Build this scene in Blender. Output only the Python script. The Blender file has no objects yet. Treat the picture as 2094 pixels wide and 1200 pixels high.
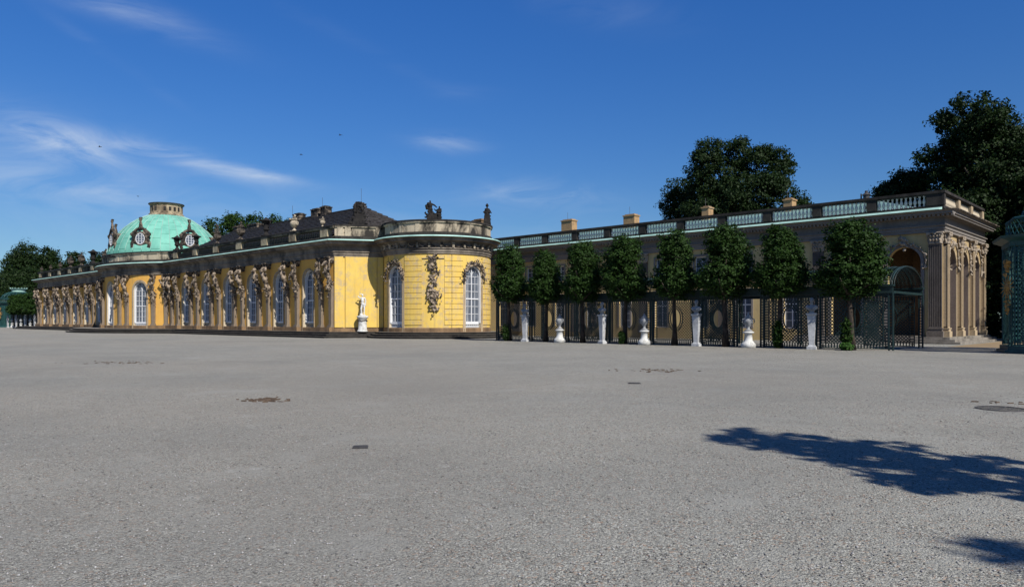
import bpy, math, random
import numpy as np
from mathutils import Vector, Matrix, Euler
R = math.radians
random.seed(7)
S = bpy.context.scene
COL = S.collection

# ------------------------------------------------------------------ camera
YAW = R(43.6); F = 1503.0; EYE = 1.6
fw = Vector((-math.sin(YAW), math.cos(YAW), 0)); rt = Vector((math.cos(YAW), math.sin(YAW), 0))
cam = bpy.data.cameras.new('camera'); co = bpy.data.objects.new('camera', cam); COL.objects.link(co)
co.location = (0, 0, EYE); co.rotation_euler = (R(90), 0, YAW)
cam.sensor_width = 36; cam.lens = F/2094*36; cam.shift_y = 55/2094
cam.clip_start = .1; cam.clip_end = 3000
S.camera = co

def tag(o, label=None, cat=None, group=None, kind=None):
    if label: o['label'] = label
    if cat: o['category'] = cat
    if group: o['group'] = group
    if kind: o['kind'] = kind
    return o
def empty(name, loc=(0, 0, 0), rz=0, **k):
    o = bpy.data.objects.new(name, None); COL.objects.link(o)
    o.location = loc; o.rotation_euler = (0, 0, rz); o.empty_display_size = .2
    return tag(o, **k)
def inst(name, me, parent=None, loc=(0, 0, 0), rz=0, sc=None, **k):
    o = bpy.data.objects.new(name, me); COL.objects.link(o)
    if parent: o.parent = parent
    o.location = loc; o.rotation_euler = (0, 0, rz)
    if sc: o.scale = sc
    return tag(o, **k)
def copy_tree(o, parent=None):
    c = o.copy(); COL.objects.link(c); c.parent = parent
    for ch in [x for x in o.children]: copy_tree(ch, c)
    return c

# ------------------------------------------------------------------ mesh builder
class MB:
    def __init__(s): s.v = []; s.f = []; s.m = []
    def add(s, vs, fs, m=0):
        n = len(s.v); s.v += [tuple(x) for x in vs]
        s.f += [tuple(i+n for i in f) for f in fs]; s.m += [m]*len(fs)
    def quad(s, a, b, c, d, m=0): s.add([a, b, c, d], [(0, 1, 2, 3)], m)
    def box(s, x0, x1, y0, y1, z0, z1, m=0, M=None):
        vs = [Vector(p) for p in ((x0,y0,z0),(x1,y0,z0),(x1,y1,z0),(x0,y1,z0),(x0,y0,z1),(x1,y0,z1),(x1,y1,z1),(x0,y1,z1))]
        if M: vs = [M @ p for p in vs]
        s.add(vs, [(3,2,1,0),(4,5,6,7),(0,1,5,4),(1,2,6,5),(2,3,7,6),(3,0,4,7)], m)
    def frust(s, cx, cy, z0, z1, w0, d0, w1, d1, m=0, oy=0):
        vs = []
        for z, w, d, o in ((z0, w0, d0, 0), (z1, w1, d1, oy)):
            vs += [(cx-w/2, cy+o-d/2, z), (cx+w/2, cy+o-d/2, z), (cx+w/2, cy+o+d/2, z), (cx-w/2, cy+o+d/2, z)]
        s.add(vs, [(3,2,1,0),(4,5,6,7),(0,1,5,4),(1,2,6,5),(2,3,7,6),(3,0,4,7)], m)
    def lathe(s, prof, n=16, c=(0, 0, 0), m=0, cap=True, sq=1.0, a0=0):
        vs = []; fs = []
        for r, z in prof:
            for i in range(n):
                a = a0+2*math.pi*i/n; vs.append((c[0]+r*math.cos(a), c[1]+r*sq*math.sin(a), c[2]+z))
        for j in range(len(prof)-1):
            for i in range(n):
                k = (i+1) % n; fs.append((j*n+i, j*n+k, (j+1)*n+k, (j+1)*n+i))
        if cap:
            fs.append(tuple(range(n))[::-1]); fs.append(tuple((len(prof)-1)*n+i for i in range(n)))
        s.add(vs, fs, m)
    def tube(s, pts, rad, n=6, m=0):
        pts = [Vector(p) for p in pts]
        if not hasattr(rad, '__len__'): rad = [rad]*len(pts)
        vs = []; fs = []
        for i, p in enumerate(pts):
            t = (pts[min(i+1, len(pts)-1)]-pts[max(i-1, 0)]).normalized()
            a = t.cross(Vector((0, 0, 1)) if abs(t.z) < .9 else Vector((1, 0, 0))).normalized(); b = t.cross(a)
            for k in range(n):
                w = 2*math.pi*k/n; vs.append(p+(a*math.cos(w)+b*math.sin(w))*rad[i])
        for i in range(len(pts)-1):
            for k in range(n):
                l = (k+1) % n; fs.append((i*n+k, (i+1)*n+k, (i+1)*n+l, i*n+l))
        fs.append(tuple(range(n))); fs.append(tuple((len(pts)-1)*n+k for k in range(n))[::-1])
        s.add(vs, fs, m)
    def ball(s, c, r, n=8, m=0, M=None):
        if not hasattr(r, '__len__'): r = (r, r, r)
        vs = []; fs = []; h = n//2+1
        for j in range(h+1):
            t = math.pi*j/h
            for i in range(n):
                a = 2*math.pi*i/n
                p = Vector((r[0]*math.sin(t)*math.cos(a), r[1]*math.sin(t)*math.sin(a), -r[2]*math.cos(t)))
                if M: p = M @ p
                vs.append(p+Vector(c))
        for j in range(h):
            for i in range(n):
                k = (i+1) % n; fs.append((j*n+i, j*n+k, (j+1)*n+k, (j+1)*n+i))
        s.add(vs, fs, m)
    def limb(s, pts, rad, n=8, m=0):          # capsule chain
        s.tube(pts, rad, n, m)
        for i, p in enumerate(pts): s.ball(p, (rad[i] if hasattr(rad, '__len__') else rad)*1.02, n, m)
    def bar(s, p0, p1, w, y0, y1, m=0):       # flat bar in the xz plane from y0 to y1
        p0 = Vector((p0[0], 0, p0[1])); p1 = Vector((p1[0], 0, p1[1])); t = (p1-p0).normalized()
        n = Vector((t.z, 0, -t.x))*(w/2)
        q = [p0-n, p0+n, p1+n, p1-n]
        vs = [(a.x, y0, a.z) for a in q]+[(a.x, y1, a.z) for a in q]
        s.add(vs, [(0,1,2,3),(7,6,5,4),(0,4,5,1),(1,5,6,2),(2,6,7,3),(3,7,4,0)], m)
    def merge(s, o, M=None, m=None):
        n = len(s.v); s.v += [tuple(M @ Vector(p)) if M else p for p in o.v]
        s.f += [tuple(i+n for i in f) for f in o.f]; s.m += [mm if m is None else m for mm in o.m]
    def mesh(s, name, mats, smooth=False):
        me = bpy.data.meshes.new(name); me.from_pydata(s.v, [], s.f)
        if not isinstance(mats, (list, tuple)): mats = [mats]
        for x in mats: me.materials.append(x)
        me.polygons.foreach_set('material_index', [min(i, len(mats)-1) for i in s.m])
        if smooth: me.polygons.foreach_set('use_smooth', [True]*len(s.f))
        me.update(); return me
    def build(s, name, mats, parent=None, smooth=False, **k):
        loc = k.pop('loc', (0, 0, 0)); rz = k.pop('rz', 0)
        return inst(name, s.mesh(name, mats, smooth), parent, loc, rz, **k)

def fuse(mb, name, mat, voxel=.05, it=2, fac=.5):
    """voxel-merge overlapping shapes into one continuous sculpted surface"""
    me = mb.mesh('tmp', mat); o = bpy.data.objects.new('tmp', me); COL.objects.link(o)
    r = o.modifiers.new('r', 'REMESH'); r.mode = 'VOXEL'; r.voxel_size = voxel; r.use_smooth_shade = True
    if it:
        q = o.modifiers.new('s', 'SMOOTH'); q.iterations = it; q.factor = fac
    dg = bpy.context.evaluated_depsgraph_get(); dg.update()
    n = bpy.data.meshes.new_from_object(o.evaluated_get(dg)); n.name = name
    bpy.data.objects.remove(o); bpy.data.meshes.remove(me)
    if not len(n.materials): n.materials.append(mat)
    return n

def np_mesh(name, V, F4, mat, smooth=False):
    me = bpy.data.meshes.new(name); nv, nf, k = len(V), len(F4), F4.shape[1]
    me.vertices.add(nv); me.vertices.foreach_set('co', V.astype(np.float32).ravel())
    me.loops.add(nf*k); me.loops.foreach_set('vertex_index', F4.astype(np.int32).ravel())
    me.polygons.add(nf); me.polygons.foreach_set('loop_start', np.arange(0, nf*k, k, dtype=np.int32))
    me.polygons.foreach_set('loop_total', np.full(nf, k, dtype=np.int32))
    me.materials.append(mat); me.update(calc_edges=True); me.validate()
    return me

# ------------------------------------------------------------------ materials
class NT:
    def __init__(s, name):
        s.mat = bpy.data.materials.new(name); s.mat.use_nodes = True; s.t = s.mat.node_tree
        s.b = s.t.nodes['Principled BSDF']; s.tc = s.n('ShaderNodeTexCoord')
        s.geo = None
    def n(s, typ, **k):
        x = s.t.nodes.new(typ)
        for a, b in k.items(): setattr(x, a, b)
        return x
    def l(s, a, b): s.t.links.new(a, b)
    def set(s, sock, v):
        if isinstance(v, bpy.types.NodeSocket): s.l(v, sock)
        elif isinstance(v, (tuple, list)) and len(v) == 3 and sock.type == 'RGBA': sock.default_value = (*v, 1)
        else: sock.default_value = v
    def vec(s, sc=(1, 1, 1), rot=(0, 0, 0), src='Object'):
        m = s.n('ShaderNodeMapping'); s.l(s.tc.outputs[src], m.inputs[0])
        m.inputs['Scale'].default_value = sc; m.inputs['Rotation'].default_value = rot
        return m.outputs[0]
    def noise(s, scale, detail=4, rough=.6, vec=None, dist=0):
        x = s.n('ShaderNodeTexNoise'); s.l(vec or s.tc.outputs['Object'], x.inputs['Vector'])
        x.inputs['Scale'].default_value = scale; x.inputs['Detail'].default_value = detail
        x.inputs['Roughness'].default_value = rough; x.inputs['Distortion'].default_value = dist
        return x.outputs['Fac']
    def vor(s, scale, vec=None, feat='F1'):
        x = s.n('ShaderNodeTexVoronoi', feature=feat); s.l(vec or s.tc.outputs['Object'], x.inputs['Vector'])
        x.inputs['Scale'].default_value = scale
        return x
    def ramp(s, f, lo, hi, a=0., b=1.):
        x = s.n('ShaderNodeMapRange'); s.set(x.inputs[0], f)
        for i, v in zip((1, 2, 3, 4), (lo, hi, a, b)): x.inputs[i].default_value = v
        return x.outputs[0]
    def mix(s, f, a, b, mode='MIX'):
        x = s.n('ShaderNodeMix', data_type='RGBA', blend_type=mode)
        s.set(x.inputs[0], f); s.set(x.inputs[6], a); s.set(x.inputs[7], b); return x.outputs[2]
    def math(s, op, a, b=0.):
        x = s.n('ShaderNodeMath', operation=op); s.set(x.inputs[0], a); s.set(x.inputs[1], b); return x.outputs[0]
    def out(s, color, rough=.85, bump=None, dist=.02, strength=.5, spec=.3, metal=0.):
        color = s.mix(1., color, (.70, .70, .70), 'MULTIPLY'); s.set(s.b.inputs['Base Color'], color); s.set(s.b.inputs['Roughness'], rough)
        s.b.inputs['Specular IOR Level'].default_value = spec; s.b.inputs['Metallic'].default_value = metal
        if bump is not None:
            x = s.n('ShaderNodeBump'); x.inputs['Strength'].default_value = strength
            x.inputs['Distance'].default_value = dist; s.l(bump, x.inputs['Height']); s.l(x.outputs[0], s.b.inputs['Normal'])
        return s.mat

def stone(name, base, dark, lo=.45, hi=.7, sc=.8, streak=True, light=None, rough=.9):
    t = NT(name); a = t.noise(sc, 6, .65, t.vec((1, 1, .45) if streak else (1, 1, 1)), .4)
    f = t.noise(9, 4, .6)
    c = t.mix(t.ramp(f, .3, .7), [x*.82 for x in base], light or [min(1, x*1.12) for x in base])
    c = t.mix(t.ramp(a, lo, hi), c, dark)
    return t.out(c, rough, t.noise(22, 3), .02, .5)

def m_yellow(name, base, worn, lo, hi, shade=.9):
    t = NT(name); big = t.noise(.45, 5, .7, t.vec((1, 1, .6)), .3); pt = t.noise(2.6, 6, .72, None, .6)
    c = t.mix(t.ramp(t.noise(.9, 4), .3, .75), base, [base[0]*.93, base[1]*.86, base[2]*.8])
    k = t.math('MULTIPLY', t.ramp(big, .40, .58), t.ramp(pt, lo, hi))
    c = t.mix(k, c, worn)
    st = t.noise(3, 3, .6, t.vec((1.6, 1.6, .12)))
    c = t.mix(t.math('MULTIPLY', t.ramp(st, .52, .75), .38), c, (.4, .28, .12))
    return t.out(c, .9, t.noise(14, 3), .01, .3)

YEL = m_yellow('yellow_plaster', (.84, .60, .145), (.56, .43, .25), .46, .56)
YEL_F = m_yellow('ochre_facade_plaster', (.88, .50, .11), (.50, .34, .17), .58, .66)
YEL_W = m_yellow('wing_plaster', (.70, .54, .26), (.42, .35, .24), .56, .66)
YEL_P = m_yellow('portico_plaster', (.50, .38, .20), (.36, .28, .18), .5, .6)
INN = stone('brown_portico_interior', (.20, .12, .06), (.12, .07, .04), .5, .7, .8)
MAUVE = stone('mauve_brown_jamb_shade', (.26, .20, .17), (.17, .13, .11), .5, .75, .8)  # jambs coloured mauve brown to stand for the shade on them
SHAF = stone('grey_brown_shaft_stone', (.26, .205, .15), (.13, .10, .075), .48, .7, 1.3)
GBAL = stone('pale_baluster_stone', (.74, .71, .64), (.22, .22, .20), .55, .75, 1.5)
SAND = stone('sandstone', (.50, .39, .25), (.17, .12, .08), .52, .75, .9)
SANDL = stone('pale_sandstone', (.62, .53, .39), (.22, .17, .12), .6, .85, .7)
SOCLE = stone('brown_socle_stone', (.30, .19, .10), (.10, .065, .04), .4, .7, 1.1)
PARA = stone('parapet_stone', (.52, .44, .32), (.035, .03, .025), .46, .60, .55)
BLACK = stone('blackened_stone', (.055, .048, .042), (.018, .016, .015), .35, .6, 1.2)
ENTAB = stone('entablature_stone', (.33, .28, .22), (.09, .078, .066), .40, .62, .5)
ENTR = stone('grey_entablature_stone', (.25, .225, .20), (.17, .15, .13), .5, .75, .5)
FIG = stone('weathered_figure_stone', (.38, .30, .22), (.045, .035, .027), .42, .56, 2.6, False)
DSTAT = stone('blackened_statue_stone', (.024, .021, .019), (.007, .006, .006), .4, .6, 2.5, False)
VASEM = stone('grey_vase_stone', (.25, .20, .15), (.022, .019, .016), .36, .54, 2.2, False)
STEPT = stone('step_tread_stone', (.30, .27, .23), (.10, .09, .075), .45, .7, .8, False)
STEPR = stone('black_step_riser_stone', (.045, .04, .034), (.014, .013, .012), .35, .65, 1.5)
BALW = stone('grey_baluster_stone', (.40, .38, .34), (.10, .10, .09), .5, .72, 1.5)
COLST = stone('fluted_column_stone', (.17, .145, .125), (.085, .07, .06), .45, .7, 1.2)
CAPST = stone('capital_stone', (.40, .33, .25), (.12, .10, .08), .5, .7, 2.)
def flat(name, c, rough=.6, nz=.15, sc=6, spec=.4):
    t = NT(name); k = t.noise(sc, 4)
    return t.out(t.mix(t.ramp(k, .3, .7), [x*(1-nz) for x in c], [min(1, x*(1+nz)) for x in c]), rough, spec=spec)
WHITE = flat('white_window_paint', (.78, .79, .80), .5, .05)
MARB = stone('white_marble', (.74, .74, .72), (.36, .36, .33), .50, .74, 3.2, False, rough=.6)
MARBP = stone('white_painted_plinth', (.70, .70, .67), (.26, .25, .22), .50, .72, 3.0, False, rough=.7)
COP = None
def copper(name, base, dk, seams=False):
    t = NT(name); a = t.noise(.7, 5, .6, t.vec((1, 1, .3))); c = t.mix(t.ramp(a, .35, .7), base, dk)
    if seams:
        b = t.n('ShaderNodeTexBrick'); t.l(t.vec((1, 1, 1), src='UV'), b.inputs['Vector'])
        b.offset = .5; b.inputs['Scale'].default_value = 1; b.inputs['Mortar Size'].default_value = .012
        b.inputs['Brick Width'].default_value = .62; b.inputs['Row Height'].default_value = .42
        b.inputs['Color1'].default_value = (1, 1, 1, 1); b.inputs['Color2'].default_value = (.8, .86, .84, 1)
        b.inputs['Mortar'].default_value = (.22, .38, .33, 1); b.inputs['Bias'].default_value = -.3
        # long vertical seams plus staggered cross joints
        c = t.mix(1., c, b.outputs[0], 'MULTIPLY')
    return t.out(c, .75, t.noise(6), .02, .3)
COPL = copper('verdigris_copper', (.42, .60, .53), (.20, .40, .35))
COPG = copper('sunlit_verdigris_gutter', (.48, .72, .64), (.26, .46, .40))  # paler than the other copper to stand for sun on the gutter edge
COPD = copper('verdigris_dome_copper', (.21, .55, .43), (.12, .38, .30), True)
COPR = copper('pale_roof_copper', (.20, .32, .30), (.10, .19, .18))
def m_tile():
    t = NT('dark_roof_tiles'); v = t.vor(3.2); c = t.mix(v.outputs['Distance'], (.012, .011, .011), (.05, .042, .038))
    c = t.mix(t.ramp(t.noise(1.2, 5), .45, .75), c, (.03, .024, .02)); return t.out(c, .7, t.noise(8), .03, .6)
TILE = m_tile()
TILEE = stone('pale_tile_edge', (.20, .18, .165), (.04, .035, .03), .45, .6, 2)  # paler material on the lip of each roof course
def m_brick():
    t = NT('tan_chimney_brick'); b = t.n('ShaderNodeTexBrick'); t.l(t.vec((1, 1, 1), (R(90), 0, 0)), b.inputs['Vector'])
    b.inputs['Scale'].default_value = 3; b.inputs['Color1'].default_value = (.52, .33, .15, 1); b.inputs['Color2'].default_value = (.42, .25, .11, 1)
    b.inputs['Mortar'].default_value = (.4, .33, .25, 1); b.inputs['Mortar Size'].default_value = .015
    return t.out(t.mix(t.ramp(t.noise(2), .5, .8), b.outputs[0], (.2, .15, .1)), .9)
BRICK = m_brick()
def m_glass(nm, ca=(.055, .075, .11), cb=(.17, .20, .25), cc=(.06, .075, .10)):
    t = NT(nm); st = t.noise(7, 3, .5, t.vec((1.6, 1, .12)))
    big = t.noise(.8, 2)
    c = t.mix(t.ramp(st, .35, .7), ca, cb); c = t.mix(t.ramp(big, .4, .7), c, cc)
    return t.out(c, .22, t.noise(3), .01, .15, spec=.5)
GLASS = m_glass('window_glass')
GLASSC = m_glass('curtained_glass', (.09, .11, .145), (.24, .265, .30), (.06, .075, .10))
GREEN = flat('dark_green_trellis_paint', (.009, .030, .030), .55, .3, 4)
GREENP = flat('blue_green_pavilion_paint', (.018, .080, .078), .5, .3, 4)
GOLD = flat('gilt_ornament', (.42, .22, .05), .5, .4, 8)
IRON = flat('cast_iron', (.05, .048, .05), .7, .4, 12)
def m_leaf(name, a, b, c):
    t = NT(name); g = t.n('ShaderNodeNewGeometry'); r = g.outputs['Random Per Island']
    col = t.mix(r, a, b); col = t.mix(t.ramp(t.noise(.9, 2), .4, .7), col, c)
    t.out(col, .62, spec=.15)
    tr = t.n('ShaderNodeBsdfTranslucent'); t.l(col, tr.inputs[0]); ms = t.n('ShaderNodeMixShader'); ms.inputs[0].default_value = .18
    o = t.t.nodes['Material Output']; t.l(t.b.outputs[0], ms.inputs[1]); t.l(tr.outputs[0], ms.inputs[2]); t.l(ms.outputs[0], o.inputs[0])
    return t.mat
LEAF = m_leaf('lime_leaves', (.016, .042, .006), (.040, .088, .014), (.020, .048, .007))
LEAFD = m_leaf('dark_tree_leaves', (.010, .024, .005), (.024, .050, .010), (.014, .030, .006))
LEAFB = m_leaf('light_shoot_leaves', (.04, .11, .02), (.07, .16, .03), (.05, .12, .02))
GMARB = stone('shaded_weathered_marble', (.38, .39, .40), (.15, .155, .16), .45, .7, 2.2, False, rough=.65)  # weathered grey, darkened further to stand for tree shade on busts and urns
HMARB = stone('shade_greyed_marble', (.56, .57, .58), (.26, .27, .28), .45, .7, 1.6, False, rough=.65)  # grey also carries the tree shade on the herm pedestals
BARK = stone('bark', (.075, .055, .04), (.02, .016, .012), .4, .6, 6)
BROWN = flat('dry_brown_leaves', (.11, .075, .05), .9, .5, 20)

# ------------------------------------------------------------------ ground
def m_gravel():
    t = NT('grey_gravel')
    v1 = t.vor(48); v2 = t.vor(115)
    r1 = t.n('ShaderNodeSeparateColor'); t.l(v1.outputs['Color'], r1.inputs[0])
    r2 = t.n('ShaderNodeSeparateColor'); t.l(v2.outputs['Color'], r2.inputs[0])
    g = t.math('ADD', t.math('MULTIPLY', r1.outputs[0], .5), t.math('MULTIPLY', r2.outputs[0], .5))
    c = t.mix(t.ramp(g, .12, .88), (.08, .075, .068), (.56, .54, .50))
    c = t.mix(t.ramp(r1.outputs[1], .88, .92), c, (.36, .25, .19))
    c = t.mix(t.ramp(r2.outputs[1], .95, .97), c, (.66, .65, .63))
    c = t.mix(t.ramp(r2.outputs[2], .86, .90), c, (.045, .042, .04))
    clump = t.ramp(t.noise(2.2, 5, .7, None, .3), .38, .62)
    fines = t.mix(t.ramp(t.noise(30, 3, .7), .3, .7), (.26, .25, .232), (.40, .388, .362))
    c = t.mix(t.ramp(clump, 0, 1, .55, .05), c, fines)
    dust = t.ramp(t.noise(.55, 7, .72, None, .6), .53, .68, 0, .7); c = t.mix(dust, c, (.36, .355, .34))
    sp = t.ramp(t.noise(4.5, 5, .75), .66, .72, 0, .7); c = t.mix(sp, c, (.47, .47, .46))
    dark = t.ramp(t.noise(.16, 6, .7), .42, .62); c = t.mix(t.math('MULTIPLY', dark, .42), c, (.19, .185, .18))
    wm = t.ramp(t.noise(.06, 3), .45, .65, 0, .22); c = t.mix(wm, c, (.34, .285, .235))
    d = t.math('SUBTRACT', 1., v1.outputs['Distance']); h = t.math('ADD', t.math('MULTIPLY', d, .6), t.math('MULTIPLY', t.math('SUBTRACT', 1., v2.outputs['Distance']), .35))
    h = t.math('ADD', h, t.math('MULTIPLY', r1.outputs[0], .5))
    pc = t.ramp(t.noise(2.6, 7, .75, None, .5), .58, .66, 0, .35); reg = t.ramp(t.noise(.11, 2), .44, .58)
    c = t.mix(t.math('MULTIPLY', pc, reg), c, (.46, .455, .44))
    c = t.mix(1., c, (1.04, 1.06, 1.0), 'MULTIPLY')
    return t.out(c, .9, h, .016, 1., spec=.2)
GRAV = m_gravel()
mb = MB(); mb.quad((-900, -60, 0), (300, -60, 0), (300, 500, 0), (-900, 500, 0))
mb.build('gravel_ground', GRAV, kind='structure')
mb = MB(); mb.quad((-11.6, 50.5, .004), (0, 50.5, .004), (0, 90, .004), (-11.6, 90, .004))
mb.build('sandy_path', stone('sandy_path_sand', (.34, .25, .14), (.22, .16, .10), .4, .7, 1, False), kind='structure')

# loose stones lying on the gravel near the viewer
rng = np.random.default_rng(3)
N = 20000
D = 3.6+12.5*rng.random(N)**1.5; tt = (rng.random(N)*2-1)*.78
X = fw.x*D+rt.x*tt*D; Y = fw.y*D+rt.y*tt*D
sz = .004+.010*rng.random(N)**2.2
o6 = np.array([(1,0,0),(-1,0,0),(0,1,0),(0,-1,0),(0,0,1),(0,0,-1)], float)
V = o6[None]*sz[:, None, None]*(1+.5*(rng.random((N, 6, 1))-.5)); V[:, :, 2] *= .6
an = rng.random(N)*6.28; cx, sx = np.cos(an)[:, None], np.sin(an)[:, None]
V = np.stack([V[:, :, 0]*cx-V[:, :, 1]*sx+X[:, None], V[:, :, 0]*sx+V[:, :, 1]*cx+Y[:, None], V[:, :, 2]+sz[:, None]*.35], -1)
f8 = np.array([(0,2,4),(2,1,4),(1,3,4),(3,0,4),(2,0,5),(1,2,5),(3,1,5),(0,3,5)])
Fc = (f8[None]+6*np.arange(N)[:, None, None]).reshape(-1, 3)
def m_peb():
    t = NT('loose_stone'); g = t.n('ShaderNodeNewGeometry'); r = g.outputs['Random Per Island']
    c = t.mix(r, (.12, .115, .11), (.42, .41, .40)); c = t.mix(t.ramp(t.math('FRACT', t.math('MULTIPLY', r, 37.)), .985, .99), c, (.55, .54, .52))
    return t.out(c, .85)
inst('loose_pebbles', np_mesh('loose_pebbles', V.reshape(-1, 3), Fc, m_peb()), kind='stuff', label='loose pebbles scattered over the near grey gravel', cat='pebbles')

# ------------------------------------------------------------------ plan paths
class Seg:
    def __init__(s, p, q):
        s.p = Vector(p); d = Vector(q)-s.p; s.L = d.length; s.T = d.normalized(); s.N = Vector((s.T.y, -s.T.x)); s.step = 99
    def P(s, u, o, z): q = s.p+s.T*u+s.N*o; return (q.x, q.y, z)
    def rz(s, u): return math.atan2(s.T.y, s.T.x)
    def poly(s): return [s.p, s.p+s.T*s.L]
class Arc:
    def __init__(s, c, r, a0, a1, n=36):
        s.c = Vector(c); s.r = r; s.a0 = a0; s.a1 = a1; s.L = r*(a1-a0); s.n = n; s.step = s.L/n
    def P(s, u, o, z):
        a = s.a0+u/s.r; return (s.c.x+(s.r+o)*math.cos(a), s.c.y+(s.r+o)*math.sin(a), z)
    def rz(s, u): return s.a0+u/s.r+math.pi/2
    def poly(s): return [Vector(s.P(s.L*i/s.n, 0, 0)[:2]) for i in range(s.n+1)]

def sweep(mb, pts, prof, m=0, closed=False):
    n = len(pts); nr = []
    T = [(pts[i+1]-pts[i]).normalized() for i in range(n-1)]
    Nn = [Vector((t.y, -t.x)) for t in T]
    for i in range(n):
        if i == 0: k = Nn[0]
        elif i == n-1: k = Nn[-1]
        else:
            a, b = Nn[i-1], Nn[i]; k = (a+b)/max(.35, (1+a.dot(b)))
        nr.append(k)
    vs = []; fs = []; J = len(prof)
    for i in range(n):
        for o, z in prof: q = pts[i]+nr[i]*o; vs.append((q.x, q.y, z))
    for i in range(n-1):
        for j in range(J-1): fs.append((i*J+j, (i+1)*J+j, (i+1)*J+j+1, i*J+j+1))
    fs.append(tuple(range(J))); fs.append(tuple((n-1)*J+j for j in range(J))[::-1])
    mb.add(vs, fs, m)

def op(uc, w, z0, z1, arch=True): return dict(c=uc, w=w, z0=z0, z1=z1, arch=arch)
def optop(o, u):
    if not o['arch']: return o['z1']
    r = o['w']/2; d = min(abs(u-o['c']), r); return o['z1']-r+math.sqrt(max(0, r*r-d*d))
def outline(o, grow=0, n=14):
    r = o['w']/2+grow; c = o['c']
    if not o['arch']: return [(c-r, o['z0']-0), (c-r, o['z1']+grow), (c+r, o['z1']+grow), (c+r, o['z0'])]
    zs = o['z1']-o['w']/2
    return [(c-r, o['z0'])]+[(c-r*math.cos(math.pi*i/n), zs+r*math.sin(math.pi*i/n)) for i in range(n+1)]+[(c+r, o['z0'])]
def arch_wall(mb, path, u0, u1, z0, z1, ops, depth=.35, m=0, mr=1, inner=0):
    us = {u0, u1}
    if path.step < 50:
        k = int((u1-u0)/path.step)+1
        for i in range(k+1): us.add(u0+(u1-u0)*i/k)
    for o in ops:
        a, b = o['c']-o['w']/2, o['c']+o['w']/2
        us = {u for u in us if not (a < u < b)}
        us |= {a, b}
        if o['arch']: us |= {o['c']-o['w']/2*math.cos(math.pi*i/14) for i in range(1, 14)}
        elif path.step < 50: us |= {o['c']}
    us = sorted(us)
    for ua, ub in zip(us, us[1:]):
        if ub-ua < 1e-5: continue
        um = (ua+ub)/2; ca = cb = z0
        cov = sorted([o for o in ops if abs(um-o['c']) < o['w']/2], key=lambda o: o['z0'])
        segs = []
        for o in cov:
            if o['z0'] > ca+1e-4: segs.append((ca, o['z0'], cb, o['z0']))
            ca, cb = optop(o, ua), optop(o, ub)
        segs.append((ca, z1, cb, z1))
        for a0, a1, b0, b1 in segs:
            mb.quad(path.P(ua, 0, a0), path.P(ub, 0, b0), path.P(ub, 0, b1), path.P(ua, 0, a1), m)
            if inner: mb.quad(path.P(ub, -inner, b0), path.P(ua, -inner, a0), path.P(ua, -inner, a1), path.P(ub, -inner, b1), m)
    for o in ops:
        p = outline(o)
        if o['z0'] > z0+1e-3: p = p+[p[0]]
        for (a, za), (b, zb) in zip(p, p[1:]):
            mb.quad(path.P(a, 0, za), path.P(b, 0, zb), path.P(b, -depth, zb), path.P(a, -depth, za), mr)
def surround(mb, path, o, w=.28, proud=.06, m=0):
    a = outline(o); b = outline(o, w)
    for i in range(len(a)-1):
        mb.quad(path.P(b[i][0], proud, b[i][1]), path.P(b[i+1][0], proud, b[i+1][1]), path.P(a[i+1][0], proud, a[i+1][1]), path.P(a[i][0], proud, a[i][1]), m)
        mb.quad(path.P(b[i+1][0], proud, b[i+1][1]), path.P(b[i][0], proud, b[i][1]), path.P(b[i][0], 0, b[i][1]), path.P(b[i+1][0], 0, b[i+1][1]), m)
        mb.quad(path.P(a[i][0], proud, a[i][1]), path.P(a[i+1][0], proud, a[i+1][1]), path.P(a[i+1][0], 0, a[i+1][1]), path.P(a[i][0], 0, a[i][1]), m)
def slab(mb, path, u0, u1, z0, z1, o0, o1, m=0):
    k = max(1, int(math.ceil((u1-u0)/path.step))) if path.step < 50 else 1
    for i in range(k):
        a = u0+(u1-u0)*i/k; b = u0+(u1-u0)*(i+1)/k
        P = path.P
        vs = [P(a, o1, z0), P(b, o1, z0), P(b, o0, z0), P(a, o0, z0), P(a, o1, z1), P(b, o1, z1), P(b, o0, z1), P(a, o0, z1)]
        fs = [(3, 2, 1, 0), (4, 5, 6, 7), (0, 1, 5, 4)]
        if i == 0: fs.append((3, 0, 4, 7))
        if i == k-1: fs.append((1, 2, 6, 5))
        mb.add(vs, fs, m)

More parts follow.
